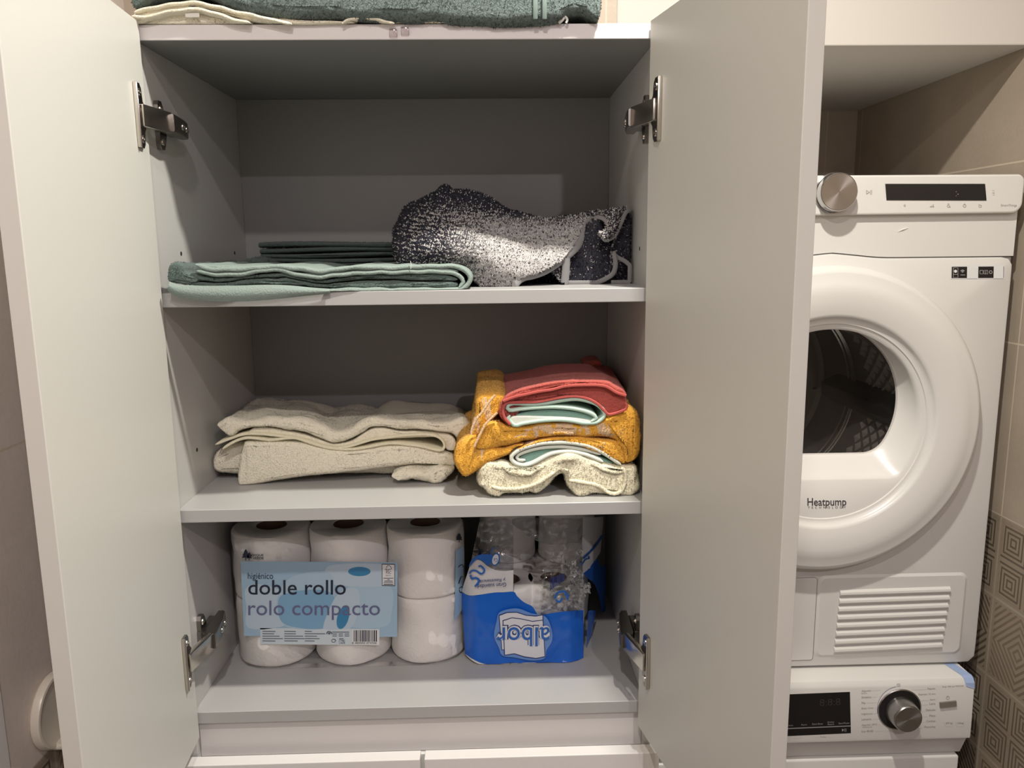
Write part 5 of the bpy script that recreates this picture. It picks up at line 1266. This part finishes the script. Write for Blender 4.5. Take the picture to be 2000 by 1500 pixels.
for x in (WX0, WX1-0.002): b.add([(x, y, z) for y, z in pf], [list(range(len(pf)))])
b.build('recess_band', M_white, wm, smooth=False)
b = MB(); b.rbox(WX0+0.001, WX1-0.008, YW+0.010, YW+0.05, 0.03, zc0-0.0415, 0.004, 3); b.build('front_panel', M_white, wm)
def SW(px, py, lift=0.0):
    z_ = at(px, py, 'y', YW-0.001)[2]; k_ = (zc1-0.013-z_)/((zc1-0.013)-(zc0+0.006))
    return tuple(at(px, py, 'y', YW - 0.002*k_ - 0.0001 - 0.25*lift))
Lw = lambda pts: crop(5.263, 1540, 1300, pts)
b = Print(SW); b.quad(*Lw([(-120, 300), (632, 270), (642, 695), (-120, 730)]), 0, 0.0006, 4, 2); b.line(Lw([(-120, 652), (642, 620)]), 1.7, 1, 0.0012)
def lw(s_, x, y, w_, h_, mi, tgt, slope=-0.045): 
    (X, Y), = Lw([(x, y)]); tgt.text(s_, X, Y, w_/5.263, h_/5.263, mi, 0.0012, 0, slope)
lw('8:8:8', 320, 415, 215, 70, 2, b)
for s_, x, y, w_ in (('Temp.', -10, 622, 60), ('Rpm', 132, 615, 58), ('Extra Rinse', 245, 610, 108), ('Delay', 402, 588, 68), ('Start', 402, 612, 68), ('Start/Pause', 515, 602, 112)): lw(s_, x, y, w_, 17, 1, b)
b.poly(Lw([(550, 648), (572, 662), (550, 680)]), 1, 0.0012); b.line(Lw([(578, 648), (578, 680)]), 0.9, 1, 0.0012); b.line(Lw([(592, 647), (592, 680)]), 0.9, 1, 0.0012)
b.build('display', [M_black, plain('display_grey', (0.30, 0.30, 0.32), 0.4), plain('display_dim', (0.035, 0.03, 0.032), 0.4)], wp, smooth=False)
b = Print(SW)
lefts = [('Algodón', 262, 98), ('Sintético', 330, 100), ('Mix', 388, 40), ('Baby Care', 440, 118), ('Higiénico', 498, 112), ('Lencería', 556, 98), ('Algodón 20ºC', 612, 160), ('Eco 40-60', 680, 118)]
for s_, y, w_ in lefts:
    lw(s_, 752, y+8, w_, 22, 0, b, -0.05); 
    ex = {0: 960}.get(y, 950) if y < 600 else (1040 if y > 650 else 985); ex = 1050 if y > 650 else (905 + 40*(abs(y-400) > 100))
    if 755+w_+12 < ex: b.line(Lw([(752+w_+12, y+2 - 4), (ex, y - 8)]), 0.5, 1, 0.0005)
lw('Extra', 752, 292, 55, 13, 0, b, -0.05); lw('Antibacterias', 760, 640, 100, 13, 0, b, -0.05)
WPM = [M_grey, M_lgrey, plain('print_violet', (0.25, 0.24, 0.36), 0.5)]
b.build('programme_names', WPM, wp, smooth=False); b = Print(SW)
rights = [('Rápido', 240, 80), ('Express 15 min', 298, 172), ('Sport', 352, 54), ('Lana', 396, 60), ('Delicado', 462, 98), ('Mixto', 520, 62), ('Cortinas', 576, 92), ('Favorito', 636, 112)]
for i, (s_, y, w_) in enumerate(rights):
    lw(s_, 1510-w_, y+6, w_, 22, 0, b, -0.03)
    sx = 1260 if i == 0 else 1340
    if 1510-w_-14 > sx: b.line(Lw([(sx, y+12), (1510-w_-10, y+6)]), 0.5, 1, 0.0005)
b.build('programme_names', WPM, wp, smooth=False); b = Print(SW)
lw('8 kg 1400 rpm MOTOR', 1585, 224, 215, 18, 0, b, -0.04)
b.build('model_print', WPM, wp, smooth=False); b = Print(SW)
b.ell(Lw([(1638, 332)])[0], 3.5, 3.7, 0, 0.0005, ring=0.22); b.line(Lw([(1637, 312), (1637, 334)]), 1.0, 0, 0.0006)
b.build('power_symbol', WPM, wp, smooth=False); b = Print(SW)
for cx, s_ in ((1650, '8/9 kg'), (1766, '10kg')):
    b.line(crom(Lw([(cx-42, 580), (cx-42, 610), (cx-30, 628), (cx+25, 626), (cx+38, 608), (cx+38, 576)]), 3), 0.7, 1, 0.0005); lw(s_, cx-30, 600, 62, 24, 0, b, -0.04)
b.build('capacity_marks', WPM, wp, smooth=False); b = Print(SW)
b.line(Lw([(1118, 188), (1148, 188), (1148, 214), (1118, 214), (1118, 188)]), 0.8, 2, 0.0005); b.line(Lw([(1133, 188), (1133, 214)]), 0.6, 2, 0.0005)
arc = [(1140 + 228*math.cos(a), 455 - 240*math.sin(a)) for a in np.linspace(math.radians(98), math.radians(190), 30)]
b.line(Lw(arc), 1.1, 2, 0.0005)
b.build('dial_scale', WPM, wp, smooth=False); b = Print(SW)
b.ell(Lw([(8, 748)])[0], 2.6, 2.6, 1, 0.0005, ring=0.25); b.line(Lw([(40, 748), (150, 744)]), 0.5, 1, 0.0005); b.build('option_print', WPM, wp, smooth=False); b = Print(SW); lw('Turbo', 325, 742, 62, 17, 0, b)
b.line(Lw([(270, 742), (315, 740)]), 0.5, 1, 0.0005); b.line(Lw([(395, 738), (450, 736)]), 0.5, 1, 0.0005)
b.build('option_print', WPM, wp, smooth=False)
plate('power_button', Lw([(1560, 384), (1728, 366), (1731, 420), (1564, 438)]), YW-0.004, 0.003, plain('button_taupe', (0.20, 0.18, 0.15), 0.4), wm)
dc = at(1757, 1386, 'y', YW-0.002); DR = 0.0362
b = MB(); b.lathe([(DR+0.0025, 0), (DR+0.0025, 0.002), (DR+0.001, 0.003), (DR, 0.0025)], (dc[0], YW, dc[2]), (0, -1, 0), 72, cap=False); di = b.build('dial', M_chrome, wm)
b = MB(); b.lathe([(DR+0.0005, 0.0028), (0.030, 0.0045), (0.0265, 0.0052), (0.0, 0.0052)], (dc[0], YW, dc[2]), (0, -1, 0), 72, cap=False); b.build('dial_ring', M_black, di)
b = MB(); b.lathe([(0.0268, 0.005), (0.0262, 0.008), (0.0248, 0.028), (0.0243, 0.031), (0.0228, 0.0325), (0.0222, 0.0325)], (dc[0], YW, dc[2]), (0, -1, 0), 72, cap=False); b.build('dial_knob', plain('dial_metal', (0.38, 0.37, 0.36), 0.28, 1.0), di)
b = MB(); b.lathe([(0.0224, 0.0325), (0.012, 0.0322), (0.0003, 0.0322)], (dc[0], YW, dc[2]), (0, -1, 0), 72, cap=False); o = b.build('dial_face', M_knob2, di)
off = Vector((dc[0], YW-0.03, dc[2])) - Vector(wpos(o)); o.data.transform(Matrix.Translation(-off)); o.location = Vector(o.location) + off
# strip of blue packing tape over the top corner
b = MB(); x0, x1 = WX1-0.026, WX1-0.007
b.grid([[(x0, YW+0.05, zc1+0.0006), (x1, YW+0.05, zc1+0.0006)], [(x0+0.008, YW+0.012, zc1+0.0006), (x1+0.0075, YW+0.012, zc1+0.0006)], [(x0+0.009, YW+0.0055, zc1-0.0016), (x1+0.0075, YW+0.0055, zc1-0.0016)], [(x0+0.010, YW+0.0006, zc1-0.0085), (x1+0.0074, YW+0.0006, zc1-0.0085)], [(x0+0.0115, YW-0.0010, zc1-0.014), (x1+0.0074, YW-0.0010, zc1-0.019)]])
b.build('packing_tape', M_tape, wm, smooth=False, label='strip of blue packing tape')
